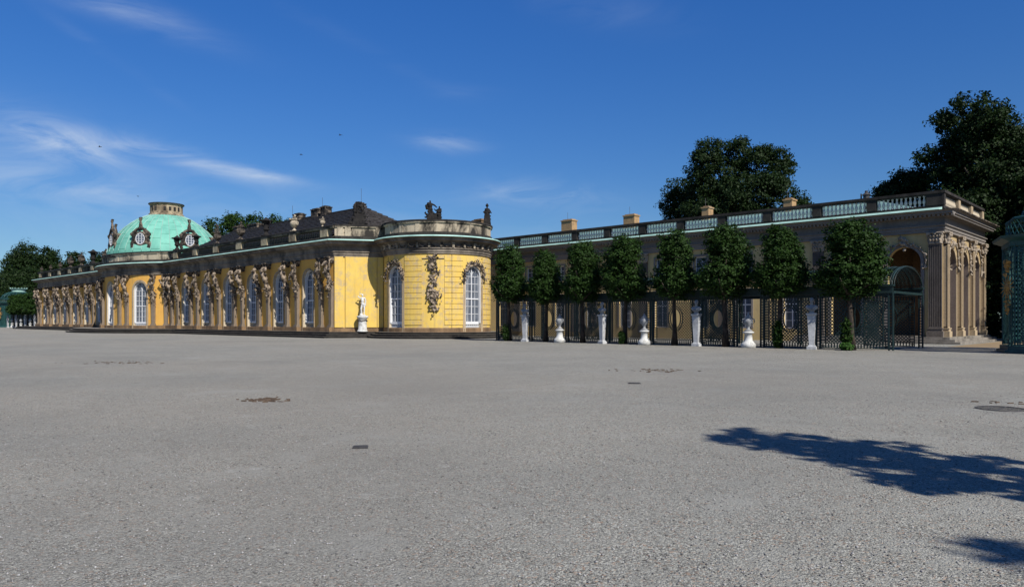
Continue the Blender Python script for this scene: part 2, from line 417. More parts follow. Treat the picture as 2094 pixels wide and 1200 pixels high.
# ------------------------------------------------------------------ windows (local: x right, -y outward, z up)
def arch_window(w, z0, z1, name, glass=None):
    r = w/2; zs = z1-r; f = MB(); fr = .10
    f.bar((-r+fr/2, z0), (-r+fr/2, zs), fr, -.19, .12); f.bar((r-fr/2, z0), (r-fr/2, zs), fr, -.19, .12)
    f.bar((-r+fr, z0+.07), (r-fr, z0+.07), .14, -.02, .12)
    n = 14; rr = r-fr/2
    ap = [(-rr*math.cos(math.pi*i/n), zs+rr*math.sin(math.pi*i/n)) for i in range(n+1)]
    for a, b in zip(ap, ap[1:]): f.bar(a, b, fr, -.19, .12)
    f.bar((0, z0), (0, z1-.05), .085, .0, .1)
    mid = z0+(zs-z0)*.52; f.bar((-r+fr, mid), (r-fr, mid), .11, -.01, .11)
    k = 3
    for lo, hi in ((z0+.14, mid), (mid, zs)):
        for i in range(1, k+1):
            z = lo+(hi-lo)*i/k
            if z < zs+.01 and abs(z-mid) > .05: f.bar((-r+fr, z), (r-fr, z), .04, .02, .09)
    for sx in (-1, 1): f.bar((sx*r*.46, z0+.14), (sx*r*.46, zs), .035, .02, .09)
    for sx in (-1, 1):      # little pointed arcs in the head
        q = [(sx*r*.46+ (r*.42)*math.cos(a), zs+r*.55*math.sin(a)) for a in [math.pi*i/6 for i in range(7)]]
        for a, b in zip(q, q[1:]): f.bar(a, b, .035, .02, .09)
    f.bar((0, zs+r*.55), (-rr*.68, zs+rr*.72), .03, .02, .09); f.bar((0, zs+r*.55), (rr*.68, zs+rr*.72), .03, .02, .09)
    g = MB(); p = [(-rr, z0)]+ap+[(rr, z0)]
    g.add([(x, .06, z) for x, z in p], [tuple(range(len(p)))])
    return f.mesh('window_frame', WHITE), g.mesh('pane', glass or GLASS)
def grille(w, z0, z1, mat):
    b = MB(); b.box(-w/2, w/2, 0, .1, z0, z0+.16); b.box(-w/2, w/2, -.04, .1, z1-.12, z1)
    n = 7
    for i in range(n):
        x = -w/2+w*(i+.5)/n
        q = [(x-w/n*.42+ (w/n*.84)*j/6, z0+.16+(z1-z0-.30)*math.sin(math.pi*j/6)) for j in range(7)]
        for a, c in zip(q, q[1:]): b.bar(a, c, .045, 0, .08)
        b.bar((x, z0+.16), (x, z1-.12), .03, .01, .07)
    b.box(-w/2, w/2, .09, .13, z0, z1)
    return b.mesh('sill_grille', mat)
def put_window(parent, me, path, u, rec=.33, label=None):
    x, y, z = path.P(u, -rec, 0)
    o = inst('window', me[0], parent, (x, y, 0), path.rz(u), label=label)
    inst('pane', me[1], o)
    if me[2]: inst('sill_grille', me[2], o)
    return o

# ------------------------------------------------------------------ carved figures
def cluster(mb, pts, r, n, seed, depth=.12, leafy=True, fs=1.):
    rd = random.Random(seed); pts = [Vector(p) for p in pts]
    for i in range(n):
        k = rd.random()*(len(pts)-1); j = int(k); q = pts[j].lerp(pts[j+1], k-j)
        q = q+Vector((rd.gauss(0, r*.45), -abs(rd.gauss(0, depth)), rd.gauss(0, r*.45)))
        s = r*fs*(.22+.3*rd.random())
        M = Euler((rd.random()*3, rd.random()*3, rd.random()*3)).to_matrix()
        mb.ball(q, (s, s*.45, s*.9), 6, M=M if leafy else None)
def herm_mesh(kind, seed):
    rd = random.Random(seed); b = MB(); s = 1 if kind % 2 == 0 else -1
    lean = -.62
    # torso with hips, waist, ribs, shoulders
    b.limb([(0, -.08, 4.45), (.04*s, -.22, 4.95), (-.04*s, -.36, 5.35), (.06*s, lean+.08, 5.85), (.03*s, lean-.03, 6.25)], [.24, .29, .21, .29, .25], 10)
    b.limb([(-.30, lean, 6.30), (.30, lean, 6.32)], .15, 8)
    b.limb([(0, lean, 6.3), (0, lean-.06, 6.6)], .12, 8)
    hx = .07*s; b.ball((hx, lean-.12, 6.84), (.175, .2, .235), 10)
    b.ball((hx, lean-.30, 6.80), (.035, .05, .05), 6)            # nose
    b.ball((hx, lean-.02, 6.92), (.21, .21, .2), 8)              # hair
    if kind >= 2: b.ball((hx, lean-.25, 6.68), (.12, .10, .16), 8)   # beard
    else:
        for sx in (-1, 1): b.ball((.15*sx, lean-.26, 6.0), .12, 8)
    top = (7.35)
    if kind in (0, 2):   # both arms raised to the cornice
        for sx in (-1, 1):
            b.limb([(.36*sx, lean, 6.32), (.58*sx, lean-.12, 6.72), (.34*sx, lean+.05, 7.15), (.2*sx, -.05, top)], [.14, .115, .09, .08], 8)
    else:                # one arm up, one arm across the body
        b.limb([(.36*s, lean, 6.32), (.60*s, lean-.10, 6.75), (.30*s, lean+.05, 7.2), (.1*s, -.05, top)], [.14, .115, .09, .08], 8)
        b.limb([(-.36*s, lean, 6.3), (-.55*s, lean-.1, 5.85), (-.25*s, lean-.33, 5.55), (.02*s, lean-.3, 5.6)], [.14, .115, .09, .085], 8)
    b.frust(0, -.12, 6.9, 7.49, .36, .4, .8, .95, oy=-.12)         # bracket behind the head
    # drapery and hanging fruit
    cluster(b, [(-.38, -.2, 5.1), (0, -.48, 4.75), (.38, -.2, 5.15)], .34, 30, seed, fs=.75)
    cluster(b, [(.32*s, -.2, 5.0), (.36*s, -.25, 4.3), (.14*s, -.28, 3.6)], .26, 34, seed+1, fs=.7)
    cluster(b, [(-.25*s, -.2, 4.9), (-.22*s, -.3, 4.4)], .26, 18, seed+2, fs=.7)
    cluster(b, [(0, -.2, 4.6), (.0, -.3, 4.0)], .3, 20, seed+3, fs=.7)
    return fuse(b, 'herm_figure', FIG, .036, 1, .3)
HERM = [herm_mesh(k, 11+k*7) for k in range(4)]
def herm_shaft():
    b = MB(); b.box(-.32, .32, -.40, .1, .95, 1.1); b.box(-.26, .26, -.34, .1, 1.1, 1.22)
    b.frust(0, -.10, 1.22, 4.6, .40, .34, .50, .42, oy=-.01)
    return b.mesh('herm_shaft', SHAF)
SHAFT = herm_shaft()
HR = random.Random(12)
def put_herm(parent, path, u, k):
    x, y, z = path.P(u, 0.0, 0)
    o = inst('herm', SHAFT, parent, (x, y, 0), path.rz(u))
    g_ = HR.random; inst('herm_figure', HERM[k % 4], o, rz=.16*(g_()-.5), sc=(HR.choice((1, 1, -1))*(.94+.12*g_()), .92+.16*g_(), 1))

# ------------------------------------------------------------------ PALACE
PAL = empty('palace', (0, 0, 0), label='long single-storey yellow baroque palace with herm figures, green copper dome and round corner room', cat='palace')
CX = -107.9
XR = -58.9; XL = 2*CX-XR; FY = 38.0
BR = 19.0; BCY = 53.5; bw = math.asin(11/BR)
WL = Seg((XL, FY), (CX-11, FY)); BU = Arc((CX, BCY), BR, R(-90)-bw, R(-90)+bw, 30); WR = Seg((CX+11, FY), (XR, FY))
B0 = (-56.4, 41.7); DG = Seg((XR, FY), B0)
RC = Vector((-53.3, 45.7)); RO = Arc(RC, 5.0, math.atan2(B0[1]-RC.y, B0[0]-RC.x), R(130), 56)
DL = Seg((2*CX-B0[0], B0[1]), (XL, FY))
def chain(*ps):
    out = []
    for p in ps:
        for q in p.poly():
            if not out or (out[-1]-q).length > .05: out.append(q)
    return out
OUT = chain(DL, WL, BU, WR, DG, RO)
wx = [-63.4-5.7*i for i in range(6)]
Z0, Z1 = 1.36, 6.5
# walls
w = MB()
opR = [op(x-(CX+11), 1.95, .58, Z1) for x in wx]
arch_wall(w, WR, 0, WR.L, .5, 7.5, opR, .5)
opL = [op((2*CX-x)-XL, 1.95, .58, Z1) for x in wx]
arch_wall(w, WL, 0, WL.L, .5, 7.5, opL, .5)
mid = BU.L/2
opB = [op(mid+BR*math.asin(d/BR), 2.3, .58, Z1+.1) for d in (-7, 0, 7)]
arch_wall(w, BU, 0, BU.L, .5, 7.5, opB, .4)
w.build('facade_wall', [YEL_F, SANDL], PAL)
w = MB(); arch_wall(w, DL, 0, DL.L, .5, 7.5, []); w.build('end_wall', YEL, PAL)
w = MB(); arch_wall(w, DG, 0, DG.L, .5, 7.5, [])
slab(w, DG, 0, .78, .95, 7.5, 0, .13, 0); slab(w, DG, .98, 3.86, .95, 7.5, 0, .13, 0); slab(w, DG, 3.9, 4.46, .95, 7.5, 0, .13, 0)
def ru(az): return 5.0*(R(az)-RO.a0)
opO = [op(ru(-90), 1.9, .58, Z1), op(ru(0), 1.9, .58, Z1), op(ru(90), 1.9, .58, Z1)]
arch_wall(w, RO, 0, RO.L, .5, 7.5, opO, .4)
# rusticated courses, proud of the rotunda wall, with open joints
for a, b in ((-76, -56.5), (-33.5, -13.5), (13.5, 45), (-103.5, -118)):
    a, b = sorted((a, b))
    for i in range(13):
        z = 1.2+i*.475
        slab(w, RO, ru(a), ru(b), z, z+.435, 0, .05, 0)
w.build('yellow_wall', [YEL, SANDL], PAL)
for path, ops, wd in ((WR, opR, .13), (WL, opL, .13), (BU, opB, .26), (RO, opO, .26)):
    for o in ops:
        s = MB(); surround(s, path, o, wd, .07); s.build('window_surround', SAND, PAL)
# socle
s = MB(); sweep(s, OUT, [(0, .5), (.07, .5), (.07, .88), (.03, .95), (0, .95)])
for path, ops in ((WR, opR), (WL, opL)):
    ed = [0]+sorted(sum([[o['c']-o['w']/2-.30, o['c']+o['w']/2+.30] for o in ops], []))+[path.L]
    for a, b in zip(ed[::2], ed[1::2]):
        slab(s, path, a, b, .56, .96, .07, .56)
for a, b in ((2.6, 5.3), (8.6, 11.0)):
    for sg in (-1, 1):
        ua, ub = sorted((mid+sg*BR*math.asin(a/BR), mid+sg*BR*math.asin(min(b, 10.9)/BR)))
        slab(s, BU, ua, ub, .56, .96, .07, .52)
s.build('socle', SOCLE, PAL)
# entablature, cornice, copper
e = MB(); sweep(e, OUT, [(0, 7.5), (.10, 7.5), (.10, 7.66), (.16, 7.68), (.16, 7.88), (.26, 7.93), (.26, 8.0), (.12, 8.02), (.12, 8.44), (.26, 8.48), (.32, 8.6), (.74, 8.64), (.74, 8.78), (.95, 8.9), (.95, 8.93), (0, 8.93)])
e.build('entablature', ENTAB, PAL)
c = MB(); sweep(c, OUT, [(.2, 8.935), (1.05, 8.935), (.96, 9.05), (.2, 9.14)])
c.build('copper_gutter', COPG, PAL)
# brackets with festoons on the rotunda frieze
n = 15
for i in range(n):
    az = -118+i*11.6; u = ru(az)
    fb = MB(); fest = MB(); slab(fb, RO, u-.09, u+.09, 8.05, 8.44, .12, .34); slab(fb, RO, u-.12, u+.12, 8.38, 8.46, .12, .42)
    um = ru(az+5.8)
    for k in range(9):
        q = (k-4)/4; uu = um+q*.38; z = 8.32-.2*(1-q*q)
        rr = .055+.035*(1-abs(q)); p = RO.P(uu, .18, z); fest.ball(p, rr, 6)
    fb.build('frieze_bracket', PARA, PAL); fest.build('frieze_garland', FIG, PAL)
# parapets
def pier_us(): return [(-60.55+.35)]+[x-2.85 for x in wx]
p = MB(); p2 = MB(); sweep(p2, chain(BU), [(-.35, 9.05), (.16, 9.05), (.16, 9.30), (.06, 9.34), (.06, 10.2), (.2, 10.25), (.2, 10.42), (-.4, 10.42)])
sweep(p, chain(DG, RO), [(-.35, 9.05), (.16, 9.05), (.16, 9.36), (.06, 9.40), (.06, 10.2), (.2, 10.25), (.2, 10.42), (-.4, 10.42)])
for u in (0.25, .95, 3.75): slab(p, DG, u, u+.5, 9.36, 10.24, .04, .17)
for az in (-118, -99, -80, -61, -42, -23, -4, 15, 34): slab(p, RO, ru(az)-.2, ru(az)+.2, 9.36, 10.22, .03, .11)
for k in range(-4, 5): slab(p2, BU, mid+k*2.55-.22, mid+k*2.55+.22, 9.3, 10.22, .03, .11)
p.build('solid_parapet', PARA, PAL); p2.build('solid_parapet', PARA, PAL)
for pl in (chain(BU), chain(DG, RO)):
    cap = MB(); sweep(cap, pl, [(-.42, 10.36), (.25, 10.36), (.25, 10.5), (-.42, 10.52)]); cap.build('parapet_coping', BLACK, PAL)
    cap = MB(); sweep(cap, pl, [(.0, 9.10), (.2, 9.10), (.2, 9.42), (.0, 9.44)]); cap.build('parapet_base_course', BLACK, PAL)
PIERM = stone('pier_stone', (.50, .41, .27), (.16, .12, .08), .42, .6, .9)
BALP = [(.05, 0), (.075, .02), (.075, .07), (.045, .12), (.05, .16), (.09, .27), (.085, .34), (.045, .50), (.04, .58), (.065, .62), (.065, .67), (.05, .69)]
bal = MB(); bal.lathe(BALP, 8); DPAR = stone('dark_balustrade_stone', (.20, .17, .125), (.03, .026, .022), .38, .55, .8)
BALM = bal.mesh('baluster', DPAR, True); BALS = bal.mesh('baluster', SANDL, True)
balw = MB(); balw.lathe([(r*1.32, z*1.09) for r, z in BALP], 10); BALWM = balw.mesh('baluster', GBAL, True)
for path, mir in ((WR, 0), (WL, 1)):
    q = MB(); pl = chain(path)
    sweep(q, pl, [(-.3, 9.05), (.12, 9.05), (.12, 9.42), (-.3, 9.45)])
    sweep(q, pl, [(-.3, 10.14), (.14, 10.14), (.2, 10.22), (.2, 10.40), (-.36, 10.42)])
    top = q.build('balustrade', DPAR, PAL)
    q = MB(); sweep(q, pl, [(.0, 9.08), (.16, 9.08), (.16, 9.36), (.0, 9.38)]); q.build('base_course', BLACK, top)
    q = MB(); sweep(q, pl, [(-.38, 10.36), (.24, 10.36), (.24, 10.45), (-.38, 10.46)]); q.build('coping', BLACK, top)
    xs = [x-2.85 for x in wx]+[-60.5]
    if mir: xs = [2*CX-x for x in xs]
    us = sorted([x-path.p.x for x in xs])
    for u in us: pr = MB(); pr.box(-.62, .62, -.17, .34, 9.44, 10.16, M=Matrix.Translation((path.p.x+u, FY, 0))); pr.build('pier', PIERM, top)
    st = MB(); seq = [0]+us+[path.L]
    for a, b in zip(seq, seq[1:]):
        a2, b2 = a+.72, b-.72
        if b2-a2 < 1: continue
        k = 13
        for i in range(k):
            u = a2+(b2-a2)*(i+.5)/k; loc = (path.p.x+u, FY+.08, 9.45)
            if mir: st.merge(bal, Matrix.Translation(loc))
            else: inst('baluster', BALM, top, loc)
    if mir: st.build('baluster', DPAR, top, True, kind='stuff')
# terrace steps
sp = chain(Seg((XL-6, FY), (CX-11, FY)), BU, WR, DG, RO)
st = MB()
def stepline(o): return None
def steps_poly(off):
    d = off; rb = BR+2.6+d; y = FY-d
    dx = math.sqrt(rb*rb-(BCY-y)**2); pts = [Vector((XL-8-d, y))]
    a = math.asin(dx/rb)
    for i in range(31):
        t = -a+2*a*i/30; pts.append(Vector((CX+rb*math.sin(t), BCY-rb*math.cos(t))))
    pts.append(Vector((XR+.2+d*.5, y)))
    b = Vector(B0)+DG.N*(d-.4)+DG.T*-.2; pts.append(b)
    r0 = RO.a0+R(10)
    for i in range(25):
        t = r0+(R(75)-r0)*i/24; pts.append(RC+Vector((math.cos(t), math.sin(t)))*(5+d-.2))
    return pts
for i, (off, z) in enumerate(((1.1, .55), (1.5, .37), (1.9, .18))):
    pts = steps_poly(off)
    sweep(st, pts, [(-.02, 0), (-.02, z-.05), (.03, z-.04), (.03, z)], 1)
    inn = [q for q in steps_poly(off-.55)] if i else None
    n = len(pts)
    mid_pts = steps_poly(off-1.4)
    for k in range(n-1):
        a, b = pts[k], pts[k+1]; c2, d2 = mid_pts[k+1], mid_pts[k]
        def off2(p, q, w_):
            t = (q-p).normalized(); return w_+Vector((t.y, -t.x))*.03
        st.quad((*a, z), (*b, z), (*c2, z), (*d2, z), 0)
# platform floor up to the walls
for a, b in zip(OUT, OUT[1:]): pass
st.build('terrace_steps', [STEPT, STEPR], PAL)
fl = MB()
fp = steps_poly(.5); fl.add([(q.x, q.y, .546) for q in fp]+[(-53, 52, .546), (XL, 52, .546)], [tuple(range(len(fp)+2))])
fl.build('terrace_floor', STEPT, PAL)
# back of the building and roofs
bk = MB(); bk.quad((XR, 52.5, 0), (XL, 52.5, 0), (XL, 52.5, 9), (XR, 52.5, 9)); bk.quad((XL, 52.5, 0), (XL, FY+.5, 0), (XL, FY+.5, 9), (XL, 52.5, 9)); bk.quad((XR, 41, 0), (XR, 52.5, 0), (XR, 52.5, 9), (XR, 41, 9))
bk.build('rear_wall', YEL_F, PAL)
def course_plane(mb, a, b, c, d, n, lip=.05):   # eave a-b, ridge d-c
    a, b, c, d = map(Vector, (a, b, c, d)); nr = (b-a).cross(d-a).normalized()*lip
    for i in range(n):
        t0, t1 = i/n, (i+1)/n
        p, q = a.lerp(d, t0), b.lerp(c, t0); r_, s_ = b.lerp(c, t1), a.lerp(d, t1)
        mb.quad(p+nr, q+nr, r_, s_); mb.quad(p, q, q+nr, p+nr, 1)
def hip_roof(x0, x1, rx0, rx1, name='tiled_roof', zr=13.4):
    b = MB(); y0, y1, ry, ze = 38.7, 51.6, 45.1, 9.7 if zr > 12 else 9.3
    course_plane(b, (x0, y0, ze), (x1, y0, ze), (rx1, ry, zr), (rx0, ry, zr), 15, .09)
    course_plane(b, (x1, y0, ze), (x1, y1, ze), (rx1, ry, zr), (rx1, ry, zr), 15, .09)
    course_plane(b, (x0, y1, ze), (x0, y0, ze), (rx0, ry, zr), (rx0, ry, zr), 18)
    b.quad((x1, y1, ze), (x0, y1, ze), (rx0, ry, zr), (rx1, ry, zr))
    b.box(rx0, rx1, ry-.15, ry+.15, zr-.02, zr+.1)
    return b.build(name, [TILE, TILEE], PAL)
rf = hip_roof(CX+9.5, -58.3, CX+14, -64.1); rl = hip_roof(2*CX+58.3, CX-9.5, 2*CX+64.1, CX-14, zr=10.9)
fr_ = MB(); fr_.add([(q.x, q.y, 9.0) for q in chain(BU)], [tuple(range(31))]);
fr_.build('flat_roof', COPR, PAL); fr_ = MB()
fr_.add([(RC.x+4.7*math.cos(R(a)), RC.y+4.7*math.sin(R(a)), 9.9) for a in range(0, 360, 15)]+[(RC.x, RC.y, 10.3)], [(i, (i+1) % 24, 24) for i in range(24)])
fr_.build('flat_roof', COPR, PAL)
def chimney(x, y, w_, d_, z0, z1, parent, mat, cap=True):
    b = MB(); b.box(x-w_/2, x+w_/2, y-d_/2, y+d_/2, z0, z1-.12); b.box(x-w_/2-.07, x+w_/2+.07, y-d_/2-.07, y+d_/2+.07, z1-.12, z1)
    b.box(x-w_/2+.1, x+w_/2-.1, y-d_/2+.1, y+d_/2-.1, z1, z1+.1)
    o = b.build('chimney', mat, parent)
    return o
for x, w_, z1, m_ in ((-65.1, 1.0, 13.65, VASEM), (-71.6, .9, 14.25, VASEM), (-73.4, 1.3, 14.15, VASEM), (-77.3, 1.3, 14.0, VASEM), (-88, 2.6, 13.75, VASEM), (-92.5, 1.3, 13.85, VASEM)):
    chimney(x, 45.1, w_, .9, 12.9, z1, rf, m_)
    # gabled chimney hood
b = MB(); b.add([(-65.65, 44.6, 13.72), (-64.55, 44.6, 13.72), (-64.55, 45.6, 13.72), (-65.65, 45.6, 13.72), (-65.1, 44.6, 14.08), (-65.1, 45.6, 14.08)], [(0, 1, 4), (2, 3, 5), (1, 2, 5, 4), (3, 0, 4, 5), (3, 2, 1, 0)])
b.build('chimney_hood', VASEM, rf)
chimney(-54.6, 52.5, 1.3, .8, 9.5, 11.9, PAL, SOCLE)
for x, h in ((-65, 1.6), (-72.5, 1.5), (-79, 1.3)):
    b = MB(); b.tube([(x, 45.2, 13.4), (x, 45.2, 13.9+h)], .02, 4); b.build('lightning_rod', IRON, rf)
b = MB(); u = ru(-26)
for z in np.arange(.6, 9.0, .6): b.tube([RO.P(u, .06, z), RO.P(u, .06, z+.6)], .014, 4)
for z in np.arange(.9, 8.0, .8): b.ball(RO.P(u, .06, z), .035, 6)
b.build('lightning_wire', IRON, PAL)
# dome
DY = 41.9
dp = [(7.5, 10.3), (7.48, 10.9), (7.3, 11.5), (7.0, 12.2), (6.6, 12.95), (6.05, 13.7), (5.4, 14.4), (4.6, 15.1), (3.75, 15.7), (2.9, 16.15), (2.2, 16.45)]
n = 64; V = []; Fs = []; UV = []
for r_, z in dp:
    for i in range(n+1):
        a = 2*math.pi*i/n; V.append((CX+r_*math.cos(a), DY+r_*math.sin(a), z))
acc = [0]
for (r0, z0), (r1, z1) in zip(dp, dp[1:]): acc.append(acc[-1]+math.hypot(r1-r0, z1-z0))
for j in range(len(dp)-1):
    for i in range(n): Fs.append((j*(n+1)+i, j*(n+1)+i+1, (j+1)*(n+1)+i+1, (j+1)*(n+1)+i))
me = bpy.data.meshes.new('dome'); me.from_pydata(V, [], Fs); me.materials.append(COPD)
uvl = me.uv_layers.new(name='UV')
for li, lp in enumerate(me.loops):
    j, i = divmod(lp.vertex_index, n+1); uvl.data[li].uv = (acc[j]/2.6, i*40*.42/n)
me.polygons.foreach_set('use_smooth', [True]*len(Fs)); me.update()
dome = inst('dome', me, PAL)
b = MB()
for i in range(40):
    a = 2*math.pi*i/40
    b.tube([(CX+(r_+.015)*math.cos(a), DY+(r_+.015)*math.sin(a), z+.01) for r_, z in dp[1:]], .035, 4)
b.build('dome_seam', COPL, dome)
b = MB(); b.lathe([(2.45, 16.3), (2.45, 16.42), (2.3, 16.5), (2.3, 16.62), (2.08, 16.7), (2.08, 17.75), (2.2, 17.85), (2.28, 17.98), (2.2, 18.05)], 40, (CX, DY, 0))
for i in range(20):
    a = 2*math.pi*i/20; M = Matrix.Translation((CX, DY, 0)) @ Matrix.Rotation(a, 4, 'Z')
    b.box(2.02, 2.13, -.1, .1, 16.75, 17.75, M=M)
lan = b.build('lantern', PIERM, dome)
for i in range(20):
    if i % 3 == 2: continue
    a = 2*math.pi*(i+.5)/20; M = Matrix.Translation((CX, DY, 0)) @ Matrix.Rotation(a, 4, 'Z'); b = MB()
    b.box(2.06, 2.12, -.16, .16, 17.0, 17.55, M=M); b.build('pierced_opening', BLACK, lan)
b = MB(); b.lathe([(2.36, 18.0), (2.34, 18.1), (.3, 18.22)], 32, (CX, DY, 0)); b.build('lantern_coping', BLACK, lan); b = MB(); b.lathe([(2.5, 16.2), (2.5, 16.36)], 32, (CX, DY, 0)); b.build('lantern_base', BLACK, lan)
b = MB(); b.lathe([(7.62, 10.0), (7.62, 10.42), (7.52, 10.5)], 64, (CX, DY, 0), cap=False); b.build('dome_base_ring', BLACK, dome)
# dormers (local: facing -y)
d = MB(); d.frust(0, .5, 0, 2.0, 2.1, 1.2, 1.5, .9)
for i in range(24):
    a = 2*math.pi*i/24; a2 = 2*math.pi*(i+1)/24
    d.limb([(.62*math.cos(a), -.12, 1.15+.78*math.sin(a)), (.62*math.cos(a2), -.12, 1.15+.78*math.sin(a2))], .13, 6)
for sx in (-1, 1): d.limb([(sx*.95, 0, .15), (sx*1.05, -.05, .6), (sx*.8, 0, 1.2), (sx*1.0, -.05, 1.7), (sx*.6, 0, 2.1)], [.24, .16, .16, .24, .16], 7)
d.limb([(-.9, 0, 1.95), (-.4, -.05, 2.3), (0, -.1, 2.45), (.4, -.05, 2.3), (.9, 0, 1.95)], [.14, .18, .24, .18, .14], 7)
d.box(-1.15, 1.15, -.2, .5, -.1, .18)
d.limb([(0, 0, 2.4), (0, 0, 2.8), (0, -.03, 3.15)], [.26, .22, .16], 8); d.ball((0, -.05, 3.5), (.2, .2, .24), 8); d.ball((0, 0, 3.72), (.26, .22, .1), 8)
cluster(d, [(-.9, -.1, .3), (-1, -.1, 1.4), (-.5, -.1, 2.2), (0, -.1, 2.5), (.5, -.1, 2.2), (1, -.1, 1.4), (.9, -.1, .3)], .26, 40, 5, .06)
DORM = fuse(d, 'dormer', VASEM, .07, 1)
wf = MB()
for i in range(16):
    a = 2*math.pi*i/16; a2 = 2*math.pi*(i+1)/16
    wf.bar((.5*math.cos(a), 1.15+.66*math.sin(a)), (.5*math.cos(a2), 1.15+.66*math.sin(a2)), .07, -.2, -.14)
for x in (-.17, .17): wf.bar((x, .52), (x, 1.78), .045, -.19, -.14)
for z in (.85, 1.15, 1.45): wf.bar((-.5, z), (.5, z), .04, -.19, -.14)
WFM = wf.mesh('window_frame', WHITE)
pg = MB(); pg.add([(.5*math.cos(2*math.pi*i/16), -.15, 1.15+.66*math.sin(2*math.pi*i/16)) for i in range(16)], [tuple(range(16))[::-1]]); PGM = pg.mesh('pane', GLASS)
for az in (-180, -135, -90, -47, 2, 45, 90, 135):
    rr = 7.1; a = R(az)
    o = inst('dormer', DORM, PAL, (CX+rr*math.cos(a), DY+rr*math.sin(a), 11.2), a+math.pi/2, (1.15, 1.0, 1.08))
    inst('oval_window_frame', WFM, o); inst('pane', PGM, o)

# windows and herms
gr = grille(1.93, .58, Z0, SANDL); fm, pn = arch_window(1.93, Z0, Z1, 'w')
WM = (fm, pn, gr)
grw = grille(1.88, .58, Z0, WHITE); fm2, pn2 = arch_window(1.88, Z0, Z1, 'w2', GLASSC); WM2 = (fm2, pn2, grw)
grb = grille(2.28, .58, Z0-.1, WHITE); fm3, pn3 = arch_window(2.28, Z0-.1, Z1+.1, 'w3', GLASSC); WM3 = (fm3, pn3, grb)
for o in opR: put_window(PAL, WM, WR, o['c'], .38)
for o in opL: put_window(PAL, WM, WL, o['c'], .38)
for o in opB: put_window(PAL, WM3, BU, o['c'], .30)
for o in opO[:2]: put_window(PAL, WM2, RO, o['c'], .28)
k = 0
pairs = [(-59.25, -60.95)]+[(x-2.85+.95, x-2.85-.95) for x in wx]
for i, pr in enumerate(pairs):
    for j, x in enumerate(pr):
        put_herm(PAL, WR, x-WR.p.x, [0, 3, 1, 2, 2, 1, 0, 2, 3, 0, 1, 3, 2, 0][2*i+j])
        put_herm(PAL, WL, 2*CX-x-WL.p.x, [1, 2, 0, 3, 3, 0, 2, 1, 0, 3, 1, 2, 0, 3][2*i+j])
for i, dd in enumerate((3.2, 4.8, 9.1, 10.7)):
    for sg in (-1, 1): put_herm(PAL, BU, mid+sg*BR*math.asin(dd/BR), [0, 1, 2, 3][i]+(sg > 0))
# carved wall ornaments on the rotunda
def carve(path, u, pts, r, n, seed, name, vox=.045, dep=.08, mat=None):
    b = MB(); cluster(b, pts, r, n, seed, dep, fs=.62)
    for (a, c2) in zip(pts, pts[1:]): b.limb([a, c2], r*.22, 6)
    me = fuse(b, name, mat or FIG, vox, 1)
    x, y, z = path.P(u, .04, 0); return inst(name, me, PAL, (x, y, 0), path.rz(u))
arcp = [(-1.22*math.cos(R(a)), -.08, 5.55+1.25*math.sin(R(a))) for a in range(-5, 190, 15)]
for az in (-90, 0, 90): carve(RO, ru(az), [(-1.3, -.05, 5.2)]+arcp+[(1.3, -.05, 5.2)], .34, 190, 31+az, 'arch_carving', .035)
carve(RO, ru(-45), [(0, 0, 7.1), (0, 0, 6.9)], .5, 50, 3, 'relief_trophy')
carve(RO, ru(-45), [(0, 0, 6.7), (-.3, 0, 6.2), (.35, 0, 5.8), (-.1, -.05, 5.3), (.15, 0, 4.8), (-.3, 0, 4.3), (.45, 0, 4.1), (-.35, 0, 3.6), (.25, -.02, 3.2), (0, 0, 2.7), (.1, 0, 2.4)], .47, 240, 9, 'relief_trophy', .035, .08)
# masks at the joints of the panel
b = MB(); slab(b, RO, ru(-56.3), ru(-33.7), 7.06, 7.12, 0, .09); b.build('panel_moulding', SAND, PAL)

# ------------------------------------------------------------------ roof vases and sculpture
VG = 'stone vases along the palace balustrade'
def vase_mesh(kind):
    b = MB(); b.box(-.34, .34, -.34, .34, 0, .12)
    if kind == 0:
        b.lathe([(.26, .12), (.2, .2), (.1, .3), (.1, .4), (.26, .52), (.42, .72), (.46, .92), (.34, 1.1), (.3, 1.16), (.42, 1.26), (.3, 1.32)], 14)
        cluster(b, [(-.3, .1, 1.3), (0, .05, 1.5), (.3, .1, 1.3)], .3, 24, 4, .15)
        for sx in (-1, 1): b.limb([(.38*sx, 0, 1.05), (.58*sx, 0, .95), (.5*sx, 0, .7)], .06, 6)
    elif kind == 1:
        b.lathe([(.28, .12), (.2, .22), (.11, .34), (.12, .44), (.26, .56), (.33, .78), (.3, .98), (.2, 1.12), (.28, 1.2), (.12, 1.3), (.14, 1.42), (.04, 1.55)], 14)
        for sx in (-1, 1): b.limb([(.28*sx, 0, 1.0), (.46*sx, 0, 1.0), (.36*sx, 0, .7)], .05, 6)
    else:
        b.lathe([(.3, .12), (.24, .24), (.14, .36), (.16, .5), (.3, .62), (.26, .85), (.24, 1.15), (.34, 1.3), (.62, 1.42), (.66, 1.5), (.4, 1.56), (.16, 1.7), (.1, 1.8)], 14)
        for sx in (-1, 1): b.limb([(.55*sx, 0, 1.42), (.6*sx, 0, 1.2), (.35*sx, 0, .9)], .06, 6)
    return b
VM = []
for k, v in ((0, .035), (1, .035), (2, .04)):
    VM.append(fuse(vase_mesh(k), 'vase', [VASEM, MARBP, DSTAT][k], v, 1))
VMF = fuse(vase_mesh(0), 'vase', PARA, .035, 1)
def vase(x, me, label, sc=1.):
    inst('stone_vase', me, None, (x, FY+.1, 10.42), .2, (sc, sc, sc), label=label, cat='vase', group=VG)
